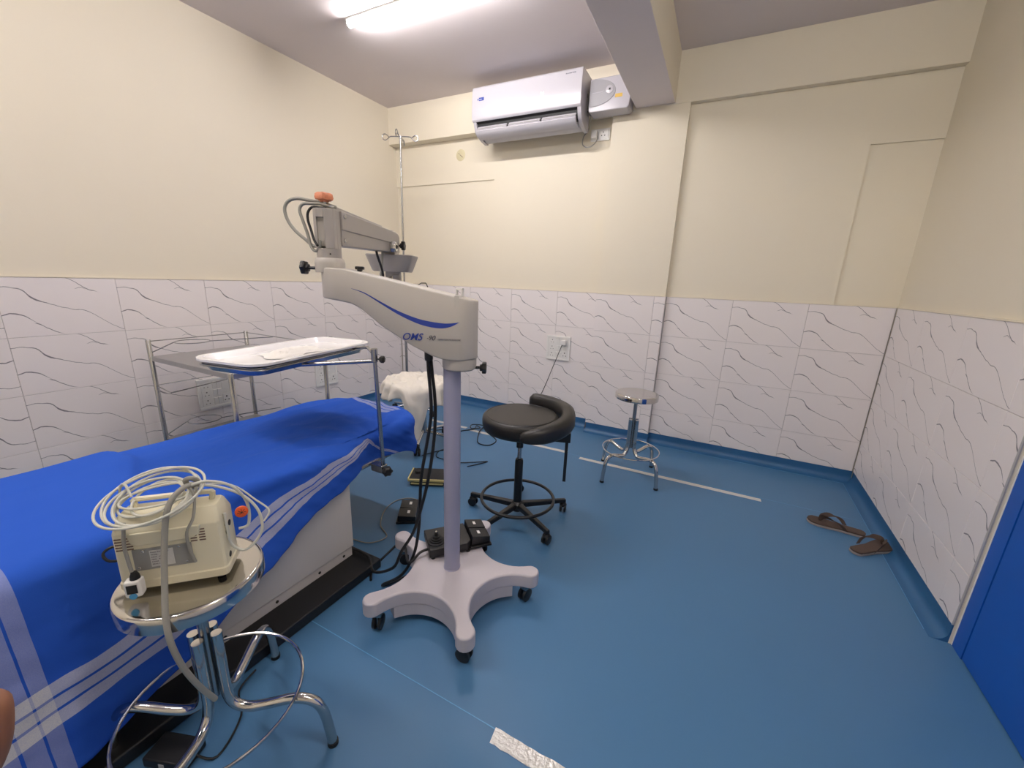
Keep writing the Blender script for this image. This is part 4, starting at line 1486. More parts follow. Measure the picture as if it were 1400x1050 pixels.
# coiled cables
cr = random.Random(3)
cb = MB(DM)
N = 8
for i in range(N):
    cx, cy = -0.028 + cr.uniform(-.008, .008), -0.012 + cr.uniform(-.008, .008)
    ra, rb_ = 0.066 + 0.005 * i + cr.uniform(-.003, .003), 0.052 + 0.004 * i
    if i >= 5:
        ra, rb_ = (0.060, 0.046, 0.072)[i - 5], (0.034, 0.040, 0.026)[i - 5]
    if i == 4:
        ra, rb_, cx, cy = 0.098, 0.066, -0.028, -0.02
    pts = []
    tlx, tly = cr.uniform(-.05, .05), 0.50 + cr.uniform(-.08, .08)
    for k in range(20):
        a = 2 * PI * k / 20
        x, y = ra * math.cos(a), rb_ * math.sin(a)
        pts.append((cx + x, cy + y, 0.200 + 0.0035 * (i % 5) + y * tly + x * tlx + (0.10 * x if i < 4 else 0.16 * x)))
    cb.tube(pts, 0.0027, 8, closed=True, smooth=3)
cb.build('coiled_cable', MT['cable'], dev, smooth=True, kind='stuff')
for pts, r, m, nm in (
    ([(0.045, -0.02, 0.230), (0.075, -0.02, 0.236), (0.115, -0.01, 0.215), (0.140, 0.0, 0.165), (0.138, 0.0, 0.105), (0.118, -.005, 0.098)], 0.0034, 'cable', 'sensor_cable'),
    ([(0.040, 0.0, 0.222), (0.085, 0.01, 0.205), (0.135, 0.0, 0.180), (0.165, -0.01, 0.140), (0.168, -0.02, 0.09), (0.135, -0.03, 0.055), (0.108, -0.03, 0.075), (0.104, -0.03, 0.12), (0.101, -0.025, 0.155)], 0.0032, 'cable', 'sensor_cable'),
    ([(0.035, 0.012, 0.215), (0.10, 0.04, 0.192), (0.15, 0.03, 0.150), (0.18, 0.015, 0.125), (0.17, 0.0, 0.105)], 0.0022, 'cable', 'sensor_cable'),
    ([(-0.07, -0.005, 0.21), (-0.085, 0.012, 0.232), (-0.098, 0.02, 0.225), (-0.105, 0.02, 0.19)], 0.0026, 'cable', 'sensor_cable'),
    ([(0.040, -0.02, 0.228), (0.052, -0.03, 0.21), (0.053, -0.052, 0.170), (0.040, -0.060, 0.140), (0.038, -0.058, 0.10), (0.044, -0.056, 0.06)], 0.0030, 'gcable', 'sensor_cable'),
    ([(-0.068, -0.052, 0.175), (-0.070, -0.062, 0.13), (-0.068, -0.064, 0.09), (-0.062, -0.070, 0.055)], 0.0035, 'gcable', 'sensor_cable'),
):
    MB(DM).tube(pts, r, 8, smooth=5).build(nm, MT[m], dev, smooth=True)
# thick grey hose hanging in front of the stool
MB(DM).tube([(0.055, 0.01, 0.215), (0.038, -0.03, 0.232), (0.016, -0.06, 0.205), (0.008, -0.085, 0.13), (0.010, -0.115, 0.06), (0.016, -0.148, 0.0), (0.024, -0.164, -0.05), (0.034, -0.160, -0.12), (0.046, -0.140, -0.20), (0.058, -0.115, -0.27)], 0.0058, 10, smooth=6).build('hanging_hose', MT['gcable'], dev, smooth=True)
MB(DM).tube([(0.030, 0.0, 0.225), (0.034, -0.010, 0.240), (0.046, -0.012, 0.243), (0.052, -0.002, 0.230), (0.044, 0.008, 0.216), (0.032, 0.006, 0.214)], 0.0055, 8, closed=True, smooth=3).build('cable_tie', MT['gcable'], dev, smooth=True)
og = MB(DM).lathe([(0.012, -0.002), (0.0135, 0), (0.0135, 0.004), (0.011, 0.006)], (0.128, -0.004, 0.142), (0.35, -1, 0.15), 24)
og = og.build('orange_connector', MT['orange'], dev, smooth=True, angle=40, label='orange connector disc')
oM = frame_of(DM @ Vector((0.128, -0.004, 0.142)), DM.to_3x3() @ Vector((1, .35, 0)))
b = MB(oM)
for a in range(4):
    b.cyl((0.009 * math.cos(a * .8), -.0062, 0.009 * math.sin(a * .8)), (-0.009 * math.cos(a * .8), -.0062, -0.009 * math.sin(a * .8)), 0.0006, 5)
b.build('disc_mark', MT['slot'], og)
# finger clip sensor hanging at the left
fcx = MB(DM)
fcx.box(-0.078, -0.048, -0.082, -0.060, 0.012, 0.052)
fc = fcx.build('finger_clip', MT['white'], dev, bevel=0.005)
MB(DM).box(-0.072, -0.054, -0.0835, -0.081, 0.024, 0.044).build('clip_window', MT['slot'], fc)
MB(DM).lathe([(0.007, 0), (0.007, 0.002)], (-0.063, -0.0815, 0.017), (0, -1, 0), 14).build('clip_button', MT['bluedot'], fc)
MB(DM).lathe([(0.009, 0.052), (0.008, 0.060), (0.005, 0.068)], (-0.060, -0.070, 0), (0, 0, 1), 14).build('strain_relief', MT['rubber'], fc)
MB(DM).tube([(-0.10, 0.03, 0.06), (-0.135, 0.03, 0.075), (-0.155, 0.02, 0.066), (-0.14, 0.01, 0.050), (-0.102, 0.02, 0.045)], 0.003, 8, smooth=4).build('mains_lead', MT['bcable'], dev, smooth=True)

# ================================================================= drip stand in the corner
IX, IY = 0.585, -0.55
iv = thing('drip_stand', 'tall steel drip stand with four hooks in the back left corner', 'drip stand', (IX, IY, 0))
MB().lathe([(0.0125, 0.05), (0.0125, 1.17)], (IX, IY, 0), (0, 0, 1), 16).build('lower_pole', MT['steel'], iv, smooth=True)
MB().lathe([(0.0165, 1.165), (0.0165, 1.185)], (IX, IY, 0), (0, 0, 1), 16).build('pole_collar', MT['steel'], iv, smooth=True)
MB().lathe([(0.0085, 1.17), (0.0085, 2.345)], (IX, IY, 0), (0, 0, 1), 14).build('upper_pole', MT['steel'], iv, smooth=True)
MB().lathe([(0.011, 2.33), (0.011, 2.352)], (IX, IY, 0), (0, 0, 1), 14).build('hook_boss', MT['steel'], iv, smooth=True)
for k in range(4):
    M = Matrix.Translation((IX, IY, 2.345)) @ Matrix.Rotation(R_(25 + 90 * k), 4, 'Z')
    MB(M).tube([(0, 0, 0), (0.06, 0, 0.0), (0.085, 0, -0.004), (0.105, 0, -0.022), (0.122, 0.003, -0.030), (0.140, 0.006, -0.020), (0.140, 0.008, 0.002), (0.122, 0.010, 0.013), (0.103, 0.010, 0.005), (0.092, 0.010, -0.006)], 0.0042, 8, smooth=4).build('hook', MT['steel'], iv, smooth=True)
for k in range(5):
    th = R_(18 + 72 * k)
    M = Matrix.Translation((IX, IY, 0)) @ Matrix.Rotation(th, 4, 'Z')
    MB(M).tube([(0.0, 0, 0.10), (0.05, 0, 0.095), (0.24, 0, 0.062)], 0.010, 10).build('leg', MT['steel'], iv, smooth=True)
    c = MB(M)
    for s in (-1, 1):
        c.lathe([(0.018, -0.006), (0.026, -0.004), (0.026, 0.004), (0.018, 0.006)], (0.24, s * .012, 0.026), (0, 1, 0), 16)
    c.build('caster', MT['black'], iv, smooth=True)

# ================================================================= draped stool behind the bed head
DX, DY = 1.135, -1.00
ds = thing('draped_stool', 'chrome-legged wheeled stool under a white drape behind the bed head', 'stool', (DX, DY, 0))
MB().lathe([(0.17, 0.435), (0.185, 0.445), (0.19, 0.475), (0.18, 0.495), (0.1, 0.50)], (DX, DY - .07, 0), (0, 0, 1), 36).build('seat', MT['leather'], ds, smooth=True)
MB().lathe([(0.03, 0.09), (0.026, 0.12), (0.022, 0.25), (0.018, 0.44)], (DX, DY, 0), (0, 0, 1), 20).build('column', MT['steel'], ds, smooth=True)
for k in range(5):
    th = R_(-62 + 72 * k)
    M = Matrix.Translation((DX, DY, 0)) @ Matrix.Rotation(th, 4, 'Z')
    lg = MB(M).tube([(0.0, 0, 0.105), (0.05, 0, 0.100), (0.235, 0, 0.078)], 0.0115, 12).build('leg', MT['chrome'], ds, smooth=True)
    MB(M).lathe([(0.014, 0.215), (0.0145, 0.25)], (0, 0, 0.0775), (1, 0, -0.05), 14).build('leg_sleeve', MT['rubber'], lg, smooth=True)
    c = MB(M)
    for s in (-1, 1):
        c.lathe([(0.018, -0.009), (0.027, -0.006), (0.027, 0.006), (0.018, 0.009)], (0.245, s * .013, 0.027), (0, 1, 0), 18)
    c.lathe([(0.016, 0.045), (0.018, 0.068)], (0.245, 0, 0), (0, 0, 1), 14)
    c.build('caster', MT['rubber'], ds, smooth=True)
# the drape: polar sheet over the seat, hanging further on the right, with one long tail
ND, NR = 120, 40
vs, fs = [], []
TA = R_(-52)


def dang(a, c):
    d = (a - c + PI) % (2 * PI) - PI
    return d


for i in range(NR + 1):
    t = i / NR
    for j in range(ND):
        a = 2 * PI * j / ND
        tail = math.exp(-(dang(a, TA) / 0.26) ** 2)
        right = math.exp(-(dang(a, R_(10)) / 0.8) ** 2)
        left = math.exp(-(dang(a, R_(215)) / 0.9) ** 2)
        over = 0.07 + 0.075 * right + 0.03 * left + 0.34 * tail + 0.025 * math.sin(3 * a + 1) + 0.012 * math.sin(9 * a)
        rs = 0.225 + 0.02 * math.cos(2 * a + .5)
        d = t * (rs + over)
        if d <= rs:
            r, dz = d, 0
            z = 0.522 + 0.030 * math.exp(-((d - .1) / 0.09) ** 2) * (0.6 + .4 * math.sin(a * 2 + 2))
            k = d / rs
        else:
            h = d - rs
            fold = math.sin(a * 11 + 2 * math.sin(a * 3)) * min(1, h / 0.1) * 0.030
            r = rs + 0.02 * math.sin(min(1, h / 0.03) * PI / 2) + fold - 0.10 * tail * h * 1.1
            z = 0.522 - 0.012 * min(1, h / 0.02) - max(0, h - 0.01)
            k = 1
        x, y = r * math.cos(a), r * math.sin(a)
        wv = fbm(x * 13 + 5, y * 13, 2) * 0.020 + fbm(x * 32, y * 32, 5) * 0.005 + 0.020 * (0.5 - abs(fbm(x * 7 + 1, y * 7 + 4, 11)) * 2.0) * (0.3 + 0.7 * min(1, d / 0.2))
        z += wv * (1 if d <= rs else 0.3)
        if d > rs:
            r += fbm(a * 3, z * 12, 3) * 0.012
            x, y = r * math.cos(a), r * math.sin(a)
        vs.append((DX + x + 0.0, DY - 0.07 + y, z))
for i in range(NR):
    for j in range(ND):
        l = (j + 1) % ND
        fs.append((i * ND + j, (i + 1) * ND + j, (i + 1) * ND + l, i * ND + l))
o = MB().add(vs, fs).build('drape', MT['drape'], smooth=True, angle=80, origin=(DX, DY, 0.5), label='crumpled white drape thrown over the wheeled stool', cat='drape')
sd = o.modifiers.new('solid', 'SOLIDIFY')
sd.thickness = 0.003
sd.offset = 1
# stray black leads on the floor behind it
lead = thing('floor_cable', 'black cable tangled on the blue floor near the back wall', 'cable', (1.3, -0.5, 0))
MB().tube([(1.05, -0.75, .004), (1.12, -0.68, .004), (1.20, -0.72, .004), (1.26, -0.62, .004), (1.32, -0.55, .006), (1.30, -0.48, .012), (1.36, -0.52, .016), (1.30, -0.57, .018), (1.27, -0.50, .022), (1.36, -0.46, .016), (1.40, -0.60, .010), (1.50, -0.78, .005), (1.60, -0.78, .004), (1.60, -0.66, .004), (1.46, -0.56, .008), (1.36, -0.46, .012), (1.34, -0.34, .006), (1.50, -0.26, .004), (1.68, -0.28, .004), (1.80, -0.40, .004)], 0.0042, 8, smooth=6).build('cord', MT['bcable'], lead, smooth=True)
MB().tube([(1.28, -1.20, .004), (1.36, -1.04, .004), (1.48, -1.08, .004), (1.56, -1.16, .004), (1.66, -1.10, .004), (1.74, -1.04, .004), (1.66, -1.18, .004)], 0.0035, 8, smooth=6).build('cord', MT['bcable'], lead, smooth=True)


# ================================================================= switch boards
def switchboard(label, M, plug=False, w=0.222, h=0.218, mods=3):
    """M: x along the wall (viewer left to right), -y out of the wall, origin at the lower left corner of the plate"""
    P = M.translation
    t = bpy.data.objects.new('switch_board', None)
    COL.objects.link(t)
    t.empty_display_size = .05
    t.matrix_world = M
    WM[t.name] = M.copy()
    tag(t, label, 'switch board', 'white socket and switch boards')
    b = MB(M)
    b.box(0, w, -0.010, -0.0005, 0, h)
    b.build('plate', MT['white'], t, bevel=0.004)
    b = MB(M)
    fw_ = 0.020
    for a in ((0, w, 0, fw_), (0, w, h - fw_, h), (0, fw_, fw_, h - fw_), (w - fw_, w, fw_, h - fw_)):
        b.box(a[0], a[1], -0.015, -0.009, a[2], a[3])
    b.build('frame', MT['white'], t, bevel=0.003)
    iw = (w - 2 * fw_)
    rh = (h - 2 * fw_) / 3
    for r in range(3):
        z = fw_ + rh * r
        # socket on the left
        s = MB(M).box(fw_ + .002, fw_ + iw * .36, -0.0125, -0.009, z + .002, z + rh - .002).build('socket', MT['white'], t, bevel=0.001)
        hx, hz = fw_ + iw * .18, z + rh * .5
        hb_ = MB(M).lathe([(0.0042, 0), (0.0042, 0.0006)], (hx, -0.0125, hz + .012), (0, -1, 0), 10)
        for dx in (-.011, .011):
            hb_.lathe([(0.003, 0), (0.003, 0.0006)], (hx + dx, -0.0125, hz - .010), (0, -1, 0), 10)
        hb_.build('pin_holes', MT['slot'], s)
        for q in range(2):
            x0 = fw_ + iw * (.40 + .15 * q)
            b = MB(M).add([(x0, -0.009, z + .004), (x0 + iw * .13, -0.009, z + .004), (x0 + iw * .13, -.009, z + rh - .004), (x0, -.009, z + rh - .004),
                           (x0, -0.012, z + .004), (x0 + iw * .13, -0.012, z + .004), (x0 + iw * .13, -.017, z + rh - .006), (x0, -.017, z + rh - .006)],
                          [(0, 3, 2, 1), (4, 5, 6, 7), (0, 1, 5, 4), (1, 2, 6, 5), (2, 3, 7, 6), (3, 0, 4, 7)])
            b.build('rocker', MT['white'], t, bevel=0.001)
        if r == 0:
            x0 = fw_ + iw * .72
            s = MB(M).box(x0, x0 + iw * .26, -0.0125, -0.009, z + .002, z + rh * 1.2).build('large_socket', MT['white'], t, bevel=0.001)
            hb_ = MB(M).lathe([(0.0055, 0), (0.0055, 0.0006)], (x0 + iw * .13, -0.0125, z + rh * .82), (0, -1, 0), 10)
            for dx in (-.012, .012):
                hb_.lathe([(0.004, 0), (0.004, 0.0006)], (x0 + iw * .13 + dx, -0.0125, z + rh * .4), (0, -1, 0), 10)
            hb_.build('pin_holes', MT['slot'], s)
        if r == 2:
            x0 = fw_ + iw * .72
            MB(M).box(x0, x0 + iw * .26, -0.0125, -0.009, z - rh * .2, z + rh - .002).build('blank', MT['white'], t, bevel=0.001)
    return t


ML0 = M_left
def at_left(y, z):
    # point on the left wall tile face at world y
    d = (y - YL) / math.cos(AL)
    return M_left @ Vector((d, 0, z))


def MWL(y0, z0):
    p = at_left(y0, z0)
    return Matrix.Translation(p) @ M_left.to_3x3().to_4x4()


switchboard('white switch board low on the left wall, seen through the trolley legs', MWL(-1.935, 0.305))
switchboard('white switch board on the left wall nearest the back corner', MWL(-1.035, 0.280))
MBW = Matrix.Translation((1.715, YL, 0.586))
switchboard('white switch board on the back wall with a plug and black cord', MBW)
pc = thing('plug_and_cord', 'white plug with thin dark cord in the back wall switch board', 'cord', (1.885, YL, 0.78))
MB().box(1.862, 1.904, YL - 0.050, YL - 0.0140, 0.730, 0.775).build('plug', MT['white'], pc, bevel=0.006)
MB().tube([(1.876, YL - 0.045, 0.735), (1.866, YL - 0.06, 0.70), (1.845, -0.12, 0.55), (1.80, -0.28, 0.31), (1.70, -0.45, 0.12), (1.62, -0.50, 0.02), (1.50, -0.52, 0.004), (1.42, -0.50, 0.004)], 0.0034, 8, smooth=6).build('cord', MT['bcable'], pc, smooth=True)
# round blanking plate high on the wall
rp = MB().lathe([(0.052, 0), (0.052, 0.004), (0.046, 0.007), (0.01, 0.008)], (0.757, YL + 0.0135, 2.352), (0, -1, 0), 32)
rp = rp.build('junction_cover', MT['coverplate'], smooth=True, angle=40, origin=(0.757, YL, 2.352), label='round cream cover plate high on the back wall', cat='cover plate')
b = MB().cyl((0.735, YL + .005, 2.368), (0.745, YL + .005, 2.361), 0.0022, 6)
b.cyl((0.752, YL + .005, 2.354), (0.780, YL + .005, 2.332), 0.0022, 6)
b.build('cover_slot', MT['brown_mark'], rp)

# ================================================================= air conditioner
AC0, AC1 = 1.075, 1.978
ac = thing('air_conditioner', 'white split air conditioner high on the back wall with open louvre', 'air conditioner', ((AC0 + AC1) / 2, -0.04, 2.42))
# side profile (y, z)
YA = -0.0388
pf = [(YA, 2.722), (-0.150, 2.726), (-0.225, 2.724), (-0.245, 2.716), (-0.256, 2.700), (-0.263, 2.60), (-0.262, 2.510), (-0.256, 2.482), (-0.244, 2.470), (-0.200, 2.463), (-0.115, 2.452), (-0.085, 2.428), (-0.080, 2.418), (-0.060, 2.412), (YA, 2.425)]
body_prof = [(YA, 2.722), (-0.150, 2.725), (-0.222, 2.722), (-0.240, 2.714), (-0.245, 2.70), (-0.245, 2.49), (-0.215, 2.482), (-0.195, 2.46), (-0.150, 2.440), (-0.150, 2.418), (-0.120, 2.392), (-0.060, 2.375), (YA, 2.385)]
b = MB().prism(body_prof, AC0 + 0.012, AC1 - 0.006, 'x')
body = b.build('body', MT['acwhite'], ac, bevel=0.005)
# end cheeks follow the full profile down beside the outlet
cheek = [(YA, 2.722), (-0.15, 2.725), (-0.222, 2.722), (-0.244, 2.712), (-0.250, 2.69), (-0.250, 2.49), (-0.235, 2.455), (-0.215, 2.415), (-0.190, 2.395), (-0.120, 2.375), (-0.060, 2.366), (YA, 2.370)]
for x0, x1 in ((AC0 + 0.004, AC0 + 0.030), (AC1 - 0.030, AC1 - 0.001)):
    MB().prism(cheek, x0, x1, 'x').build('end_cheek', MT['acwhite'], ac, bevel=0.004)
fp = [(-0.225, 2.7255), (-0.246, 2.722), (-0.258, 2.708), (-0.264, 2.62), (-0.264, 2.52), (-0.260, 2.492), (-0.250, 2.480), (-0.242, 2.480), (-0.244, 2.52), (-0.244, 2.70), (-0.236, 2.713), (-0.222, 2.717)]
MB().prism(fp, AC0, AC1, 'x').build('front_panel', MT['acwhite'], ac, bevel=0.008, bseg=3)
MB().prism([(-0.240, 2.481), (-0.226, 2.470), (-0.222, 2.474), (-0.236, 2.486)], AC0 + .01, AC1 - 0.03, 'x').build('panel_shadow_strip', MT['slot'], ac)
MB().prism([(-0.225, 2.482), (-0.200, 2.476), (-0.150, 2.442), (-0.145, 2.420), (-0.205, 2.408), (-0.22, 2.43)], AC0 + 0.031, AC1 - 0.031, 'x').build('outlet_cavity', MT['slot'], ac)
# louvre, in three toothed sections on a long flap
fl = MB().prism([(-0.250, 2.416), (-0.240, 2.424), (-0.232, 2.420), (-0.218, 2.394), (-0.170, 2.374), (-0.176, 2.368), (-0.224, 2.384), (-0.242, 2.402)], AC0 + 0.034, AC1 - 0.036, 'x')
flap = fl.build('louvre_flap', MT['acwhite'], ac, bevel=0.002)
x = AC0 + 0.04
Ls = (AC1 - AC0 - 0.08 - 0.036) / 3
for i in range(3):
    x0 = x + i * (Ls + 0.018)
    b = MB().prism([(-0.246, 2.428), (-0.228, 2.450), (-0.218, 2.446), (-0.238, 2.422)], x0, x0 + Ls, 'x')
    v = b.build('louvre_vane', MT['acwhite'], ac, bevel=0.0015)
    for k in range(2 + (i > 1)):
        n_ = 2 + (i > 1)
        g0 = x0 + Ls * k / n_ + 0.004
        MB().prism([(-0.2455, 2.4300), (-0.2412, 2.4355), (-0.2395, 2.4350), (-0.2435, 2.4295)], g0, g0 + Ls / n_ - 0.008, 'x').build('vane_slit', MT['gsheet'], v)
MF = Matrix.Translation((0, -0.2648, 0)) @ Matrix.Rotation(R_(90), 4, 'X')
lettering('INVERTER', 0.0175, MF @ Matrix.Translation((1.852, 2.682, 0)) @ Matrix.Translation((0, 0, -.006)), MT['dkprint'], ac, depth=0.0006, bold=0.0005)
bl = MB().box(1.140, 1.185, -0.2652, -0.262, 2.618, 2.640)
bl = bl.build('logo_badge', MT['swoosh'], ac, label='small blue logo badge')
lettering('★', 0.018, MF @ Matrix.Translation((1.122, 2.622, 0)), MT['swoosh'], ac, depth=0.0006)
lettering('▬▬▬', 0.008, MF @ Matrix.Translation((1.143, 2.626, 0.0006)), MT['white'], ac, depth=0.0003)
tag(lettering('24', 0.030, MF @ Matrix.Translation((1.665, 2.583, 0)), MT['white'], ac, depth=0.0006, bold=.0012), 'faint temperature digits')
# labels on the right end
b = MB().box(AC1 - .0012, AC1 + .0002, -0.13, -0.06, 2.56, 2.62).box(AC1 - .0012, AC1 + .0002, -0.11, -0.07, 2.47, 2.54)
b.build('side_label', MT['gsheet'], ac)
c = MB().box(AC1 - 0.0012, AC1 + 0.0004, -0.125, -0.115, 2.575, 2.60).box(AC1 - 0.0012, AC1 + 0.0004, -0.10, -0.075, 2.49, 2.50).box(AC1 - 0.0012, AC1 + 0.0004, -0.10, -0.075, 2.515, 2.52)
c.build('side_print', MT['slot'], ac)

# ================================================================= voltage stabiliser beside it
vb = thing('voltage_stabiliser', 'white stabiliser box between the air conditioner and the ceiling beam', 'stabiliser', (2.13, -0.04, 2.45))
b = MB().prism([(2.010, 2.665), (2.252, 2.668), (2.266, 2.640), (2.300, 2.520), (2.296, 2.470), (2.285, 2.458), (2.012, 2.458), (2.006, 2.475)][::-1], -0.170, -0.0390, 'y')
vb_b = b.build('case', MT['acwhite'], vb, bevel=0.006)
pts = [(2.015, 2.65)] + [(2.03 + 0.165 * math.cos(a) , 2.575 + 0.085 * math.sin(a)) for a in [R_(84 - 168 * k / 24) for k in range(25)]] + [(2.015, 2.49)]
MB().prism(pts[::-1], -0.1735, -0.169, 'y').build('front_dome', MT['stabgrey'], vb, bevel=0.002)
MB().lathe([(0.026, 0), (0.026, 0.002), (0.018, 0.004)], (2.152, -0.1735, 2.585), (0, -1, 0), 24).build('indicator_ring', MT['acwhite'], vb, smooth=True)
MB().box(2.148, 2.160, -0.1790, -0.1768, 2.580, 2.592).build('indicator', MT['slot'], vb)
MB().box(2.195, 2.245, -0.1712, -0.1698, 2.530, 2.552).build('sticker', MT['copper'], vb, label='small gold sticker')
MB().prism([(2.030, 2.577), (2.10, 2.580), (2.115, 2.588), (2.105, 2.575), (2.03, 2.572)], -0.1742, -0.1733, 'y').build('print_stroke', MT['acwhite'], vb)
# twin socket with plug and lead below
sk = thing('wall_socket', 'white twin wall socket with plug below the stabiliser', 'wall socket', (2.07, YL, 2.38))
MB().box(1.975, 2.125, YL - 0.004, YL + 0.0078, 2.335, 2.418).build('plate', MT['white'], sk, bevel=0.003)
sk1 = MB().box(2.045, 2.115, YL - 0.008, YL - 0.003, 2.345, 2.408).build('socket', MT['white'], sk, bevel=0.002)
b = MB()
for dx, dz in ((0, .012), (-.012, -.010), (.012, -.010)):
    b.lathe([(0.004, 0), (0.004, 0.0008)], (2.073 + dx, YL - 0.008, 2.378 + dz), (0, -1, 0), 10)
b.build('pin_holes', MT['slot'], sk1)
MB().box(2.103, 2.112, YL - 0.012, YL - 0.007, 2.36, 2.40).build('rocker', MT['white'], sk, bevel=0.001)
MB().box(1.985, 2.032, YL - 0.045, YL - 0.003, 2.345, 2.400).build('plug', MT['white'], sk, bevel=0.008)
MB().tube([(2.035, YL - .03, 2.36), (2.042, YL - .05, 2.335), (2.02, YL - .05, 2.30), (1.97, YL - .045, 2.285), (1.925, YL - .04, 2.31), (1.93, YL - .04, 2.365), (1.965, YL - .04, 2.41), (1.992, -0.06, 2.46), (2.0, -0.05, 2.50)], 0.0042, 8, smooth=6).build('lead', MT['gcable'], sk, smooth=True)


# ================================================================= floor tapes
def tape(label, x0, x1, yc, wid, m, rz=0.0, jag=0.0, z=0.0012, group='tape strips on the floor', th=0.0006):
    n = max(8, int((x1 - x0) / 0.02))
    rn = random.Random(int(x0 * 100))
    cx = (x0 + x1) / 2
    vs, fs = [], []
    for i in range(n + 1):
        x = x0 + (x1 - x0) * i / n - cx
        for s in (-1, 1):
            jx = rn.uniform(-jag, jag) if i in (0, n) else 0
            vs.append((x + jx * 2, s * wid / 2 + rn.uniform(-jag, jag) * .5, z + rn.uniform(0, jag * .4)))
    m_ = len(vs)
    vs += [(a, b_, 0.0) for a, b_, c_ in vs]
    for i in range(n):
        fs += [(2 * i, 2 * i + 2, 2 * i + 3, 2 * i + 1), (2 * i, 2 * i + 1 - 1 + m_, 2 * i + 2 + m_, 2 * i + 2), (2 * i + 1, 2 * i + 3, 2 * i + 3 + m_, 2 * i + 1 + m_)]
    fs += [(0, 1, 1 + m_, m_), (2 * n, 2 * n + m_, 2 * n + 1 + m_, 2 * n + 1)]
    M = Matrix.Translation((cx, yc, 0)) @ Matrix.Rotation(rz, 4, 'Z')
    return MB(M).add(vs, fs).build('floor_tape', m, origin=(cx, yc, 0), label=label, cat='tape', group=group)


tape('silver foil tape strip on the floor in front of the microscope base', 2.650, 3.35, -2.572, 0.044, MT['foil'], jag=0.0035)
tape('white tape strip on the floor running under the far steel stool', 2.290, 3.463, -0.620, 0.036, MT['tape'], jag=0.001)
tape('white tape strip on the floor behind the black surgeon stool', 1.30, 2.178, -0.572, 0.036, MT['tape'], jag=0.001)
tape('white tape strip on the floor behind the draped stool', 0.86, 1.24, -0.548, 0.036, MT['tape'], jag=0.001)


# ================================================================= sandals
def sandal(label, loc, rz, mirror=1):
    t = thing('flip_flop', label, 'sandal', loc, rz, 'pair of brown flip-flops')
    M = wm(t)
    out = []
    L_ = 0.262
    n = 36
    # half widths along the length (toe at +x)
    ws = [(0, 0), (.02, .020), (.06, .030), (.25, .033), (.45, .033), (.65, .043), (.80, .047), (.92, .040), (.98, .022), (1, 0)]
    for i in range(n + 1):
        t_ = 0.5 - .5 * math.cos(PI * i / n)
        out.append((t_ * L_, itp(ws, t_) * (1.0)))
    pts = [(x, y) for x, y in out] + [(x, -y * (1 - .12 * math.sin(PI * x / L_))) for x, y in out[-2:0:-1]]
    pts = [(x, y * mirror) for x, y in pts]
    if mirror > 0:
        pts = pts[::-1]
    MB(M).prism(pts, 0.0, 0.012).build('sole', MT['sole'], t, bevel=0.003)
    MB(M).prism([(x * .992 + .001, y * .97) for x, y in pts], 0.012, 0.021).build('footbed', MT['sandal'], t, bevel=0.003)
    tx = 0.205
    for s in (-1, 1):
        P = [Vector((tx, 0.002, 0.022)), Vector((tx - .012, s * .008, 0.050)), Vector((tx - .05, s * .032, 0.058)), Vector((tx - .09, s * .042, 0.045)), Vector((tx - .115, s * .040, 0.018))]
        S = spline(P, 5)
        vs, fs = [], []
        for i, p in enumerate(S):
            k = i / (len(S) - 1)
            wd = 0.006 + 0.010 * math.sin(PI * min(1, k * 1.1)) + .004 * k
            dirv = Vector((0.8, -s * 0.1, 0.35 if k < .6 else 0.1)).normalized()
            up = Vector((0, s * 0.6, 0.8)).normalized()
            for a, bq in ((-1, -1), (1, -1), (1, 1), (-1, 1)):
                vs.append(p + dirv * (a * wd) + up * (bq * 0.0018))
        for i in range(len(S) - 1):
            for k in range(4):
                l = (k + 1) % 4
                fs.append((i * 4 + k, i * 4 + l, (i + 1) * 4 + l, (i + 1) * 4 + k))
        fs += [(0, 1, 2, 3), tuple(len(vs) - 4 + k for k in (3, 2, 1, 0))]
        MB(M).add(vs, fs).build('strap', MT['sandal'], t, smooth=True)
    MB(M).cyl((tx, 0.002, 0.018), (tx - .004, 0.001, 0.05), 0.0045, 10).build('toe_post', MT['sandal'], t)
    return t


sandal('brown flip-flop further from the wall corner, lying flat along the skirting', (3.940, -0.770, 0), R_(172), 1)
sandal('brown flip-flop nearest the right wall, sole edge toward the room', (3.835, -0.985, 0), R_(42), -1)

# ================================================================= small things under the front stool
adp = thing('power_adapter', 'black power adapter on the floor beneath the front stool', 'adapter', (1.93, -3.02, 0), R_(20))
M = wm(adp)
MB(M).box(-0.06, 0.06, -0.035, 0.035, 0, 0.03).build('case', MT['black'], adp, bevel=0.005)
MB(M).box(-0.012, 0.004, -0.0355, -0.034, 0.008, 0.022).build('label_patch', MT['tape'], adp)
MB().tube([(1.98, -3.00, 0.015), (2.03, -2.97, 0.004), (1.98, -2.88, 0.004), (1.90, -2.84, .004), (1.89, -2.78, .02)], 0.003, 6, smooth=5).build('lead', MT['bcable'], adp, smooth=True)


# ================================================================= photographer's hand, only a fingertip in view
# the hand holds the phone whose lens is the camera: fingertip just left of and below the lens
from mathutils import Euler
CW = Matrix.Translation((3.050, -3.340, 1.269)) @ Euler((1.317, -0.038, 0.4695)).to_matrix().to_4x4()      # the phone in the hand
FP = Vector((2.9255, -3.3700, 1.1650))
hn = thing('person', 'blurred brown fingertip of a hand at the lower left edge', 'person', tuple(FP))
HF = Matrix.Translation(CW @ Vector((-0.1335, -0.0865, -0.100)) - FP) @ CW.to_3x3().to_4x4()


def H(x, y, z):
    return tuple(HF @ Vector((x, y, z)))


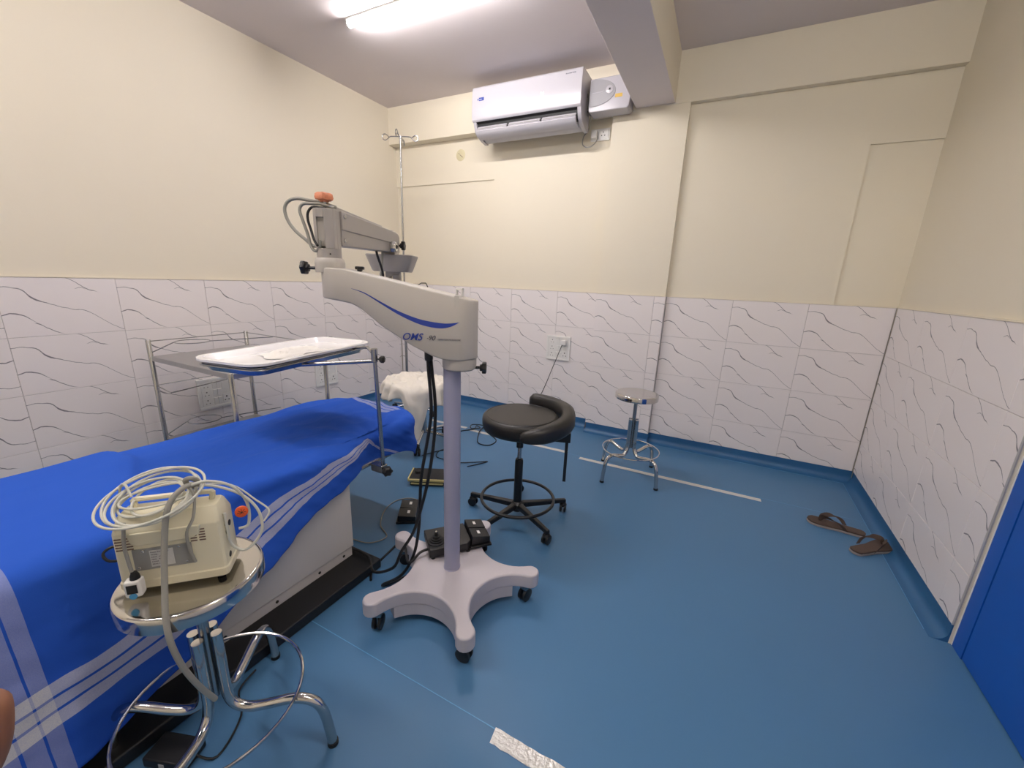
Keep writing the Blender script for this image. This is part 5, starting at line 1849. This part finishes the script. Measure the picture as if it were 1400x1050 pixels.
palm = H(-0.085, -0.095, 0.050)
chains = []
base_pts = [(palm, 0.022, None), (H(-0.105, -0.125, 0.055), 0.024, None), (H(-0.12, -0.16, 0.06), 0.021, None), (H(-0.15, -0.24, 0.07), 0.026, None), (H(-0.18, -0.34, 0.08), 0.033, None)]
chains.append(base_pts)
offs = [(0.026, 0.034, -0.004), (0.010, 0.044, 0.010), (-0.008, 0.040, 0.020), (-0.026, 0.028, 0.026)]
# index finger reaches into view; the others fold behind the phone
chains.append([(None, 0, 0), (H(-0.055, -0.070, 0.036), 0.0115, None), (H(-0.030, -0.050, 0.018), 0.0098, None), (H(-0.011, -0.028, 0.006), 0.0090, None), (H(-0.002, -0.006, 0.000), 0.0082, None), (H(0.0000, 0.009, 0.000), 0.0062, None)])
for k, (dx, dy_, dz) in enumerate([(-0.078, -0.045, 0.045), (-0.098, -0.050, 0.055), (-0.115, -0.062, 0.062)]):
    s = 1 - 0.08 * k
    chains.append([(None, 0, 0), (H(dx, dy_, dz), 0.0110 * s, None), (H(dx + .010, dy_ + .028 * s, dz - .012), 0.0096 * s, None), (H(dx + .026, dy_ + .040 * s, dz - .028), 0.0088 * s, None), (H(dx + .040, dy_ + .038 * s, dz - .036), 0.0072 * s, None)])
chains.append([(None, 0, 1), (H(-0.070, -0.125, 0.040), 0.013, None), (H(-0.045, -0.118, 0.028), 0.0115, None), (H(-0.024, -0.104, 0.020), 0.0095, None), (H(-0.012, -0.092, 0.016), 0.0075, None)])
verts_, edges_, rad_ = [], [], []
for ci, ch in enumerate(chains):
    prev = None
    for (co, r, idx) in ch:
        if co is None:
            prev = idx
            continue
        verts_.append(co)
        rad_.append(r)
        if prev is not None:
            edges_.append((prev, len(verts_) - 1))
        prev = len(verts_) - 1
me = bpy.data.meshes.new('hand')
me.from_pydata(verts_, edges_, [])
ho = bpy.data.objects.new('hand', me)
COL.objects.link(ho)
ho.parent = hn
me.materials.append(MT['skin'])
md = ho.modifiers.new('skin', 'SKIN')
md.use_smooth_shade = True
if not me.skin_vertices:
    import bmesh
    bm = bmesh.new()
    bm.from_mesh(me)
    bm.verts.layers.skin.verify()
    bm.to_mesh(me)
    bm.free()
for i, r in enumerate(rad_):
    me.skin_vertices[0].data[i].radius = (r, r)
    me.skin_vertices[0].data[i].use_root = (i == 0)
sb = ho.modifiers.new('sub', 'SUBSURF')
sb.levels = 2
sb.render_levels = 2
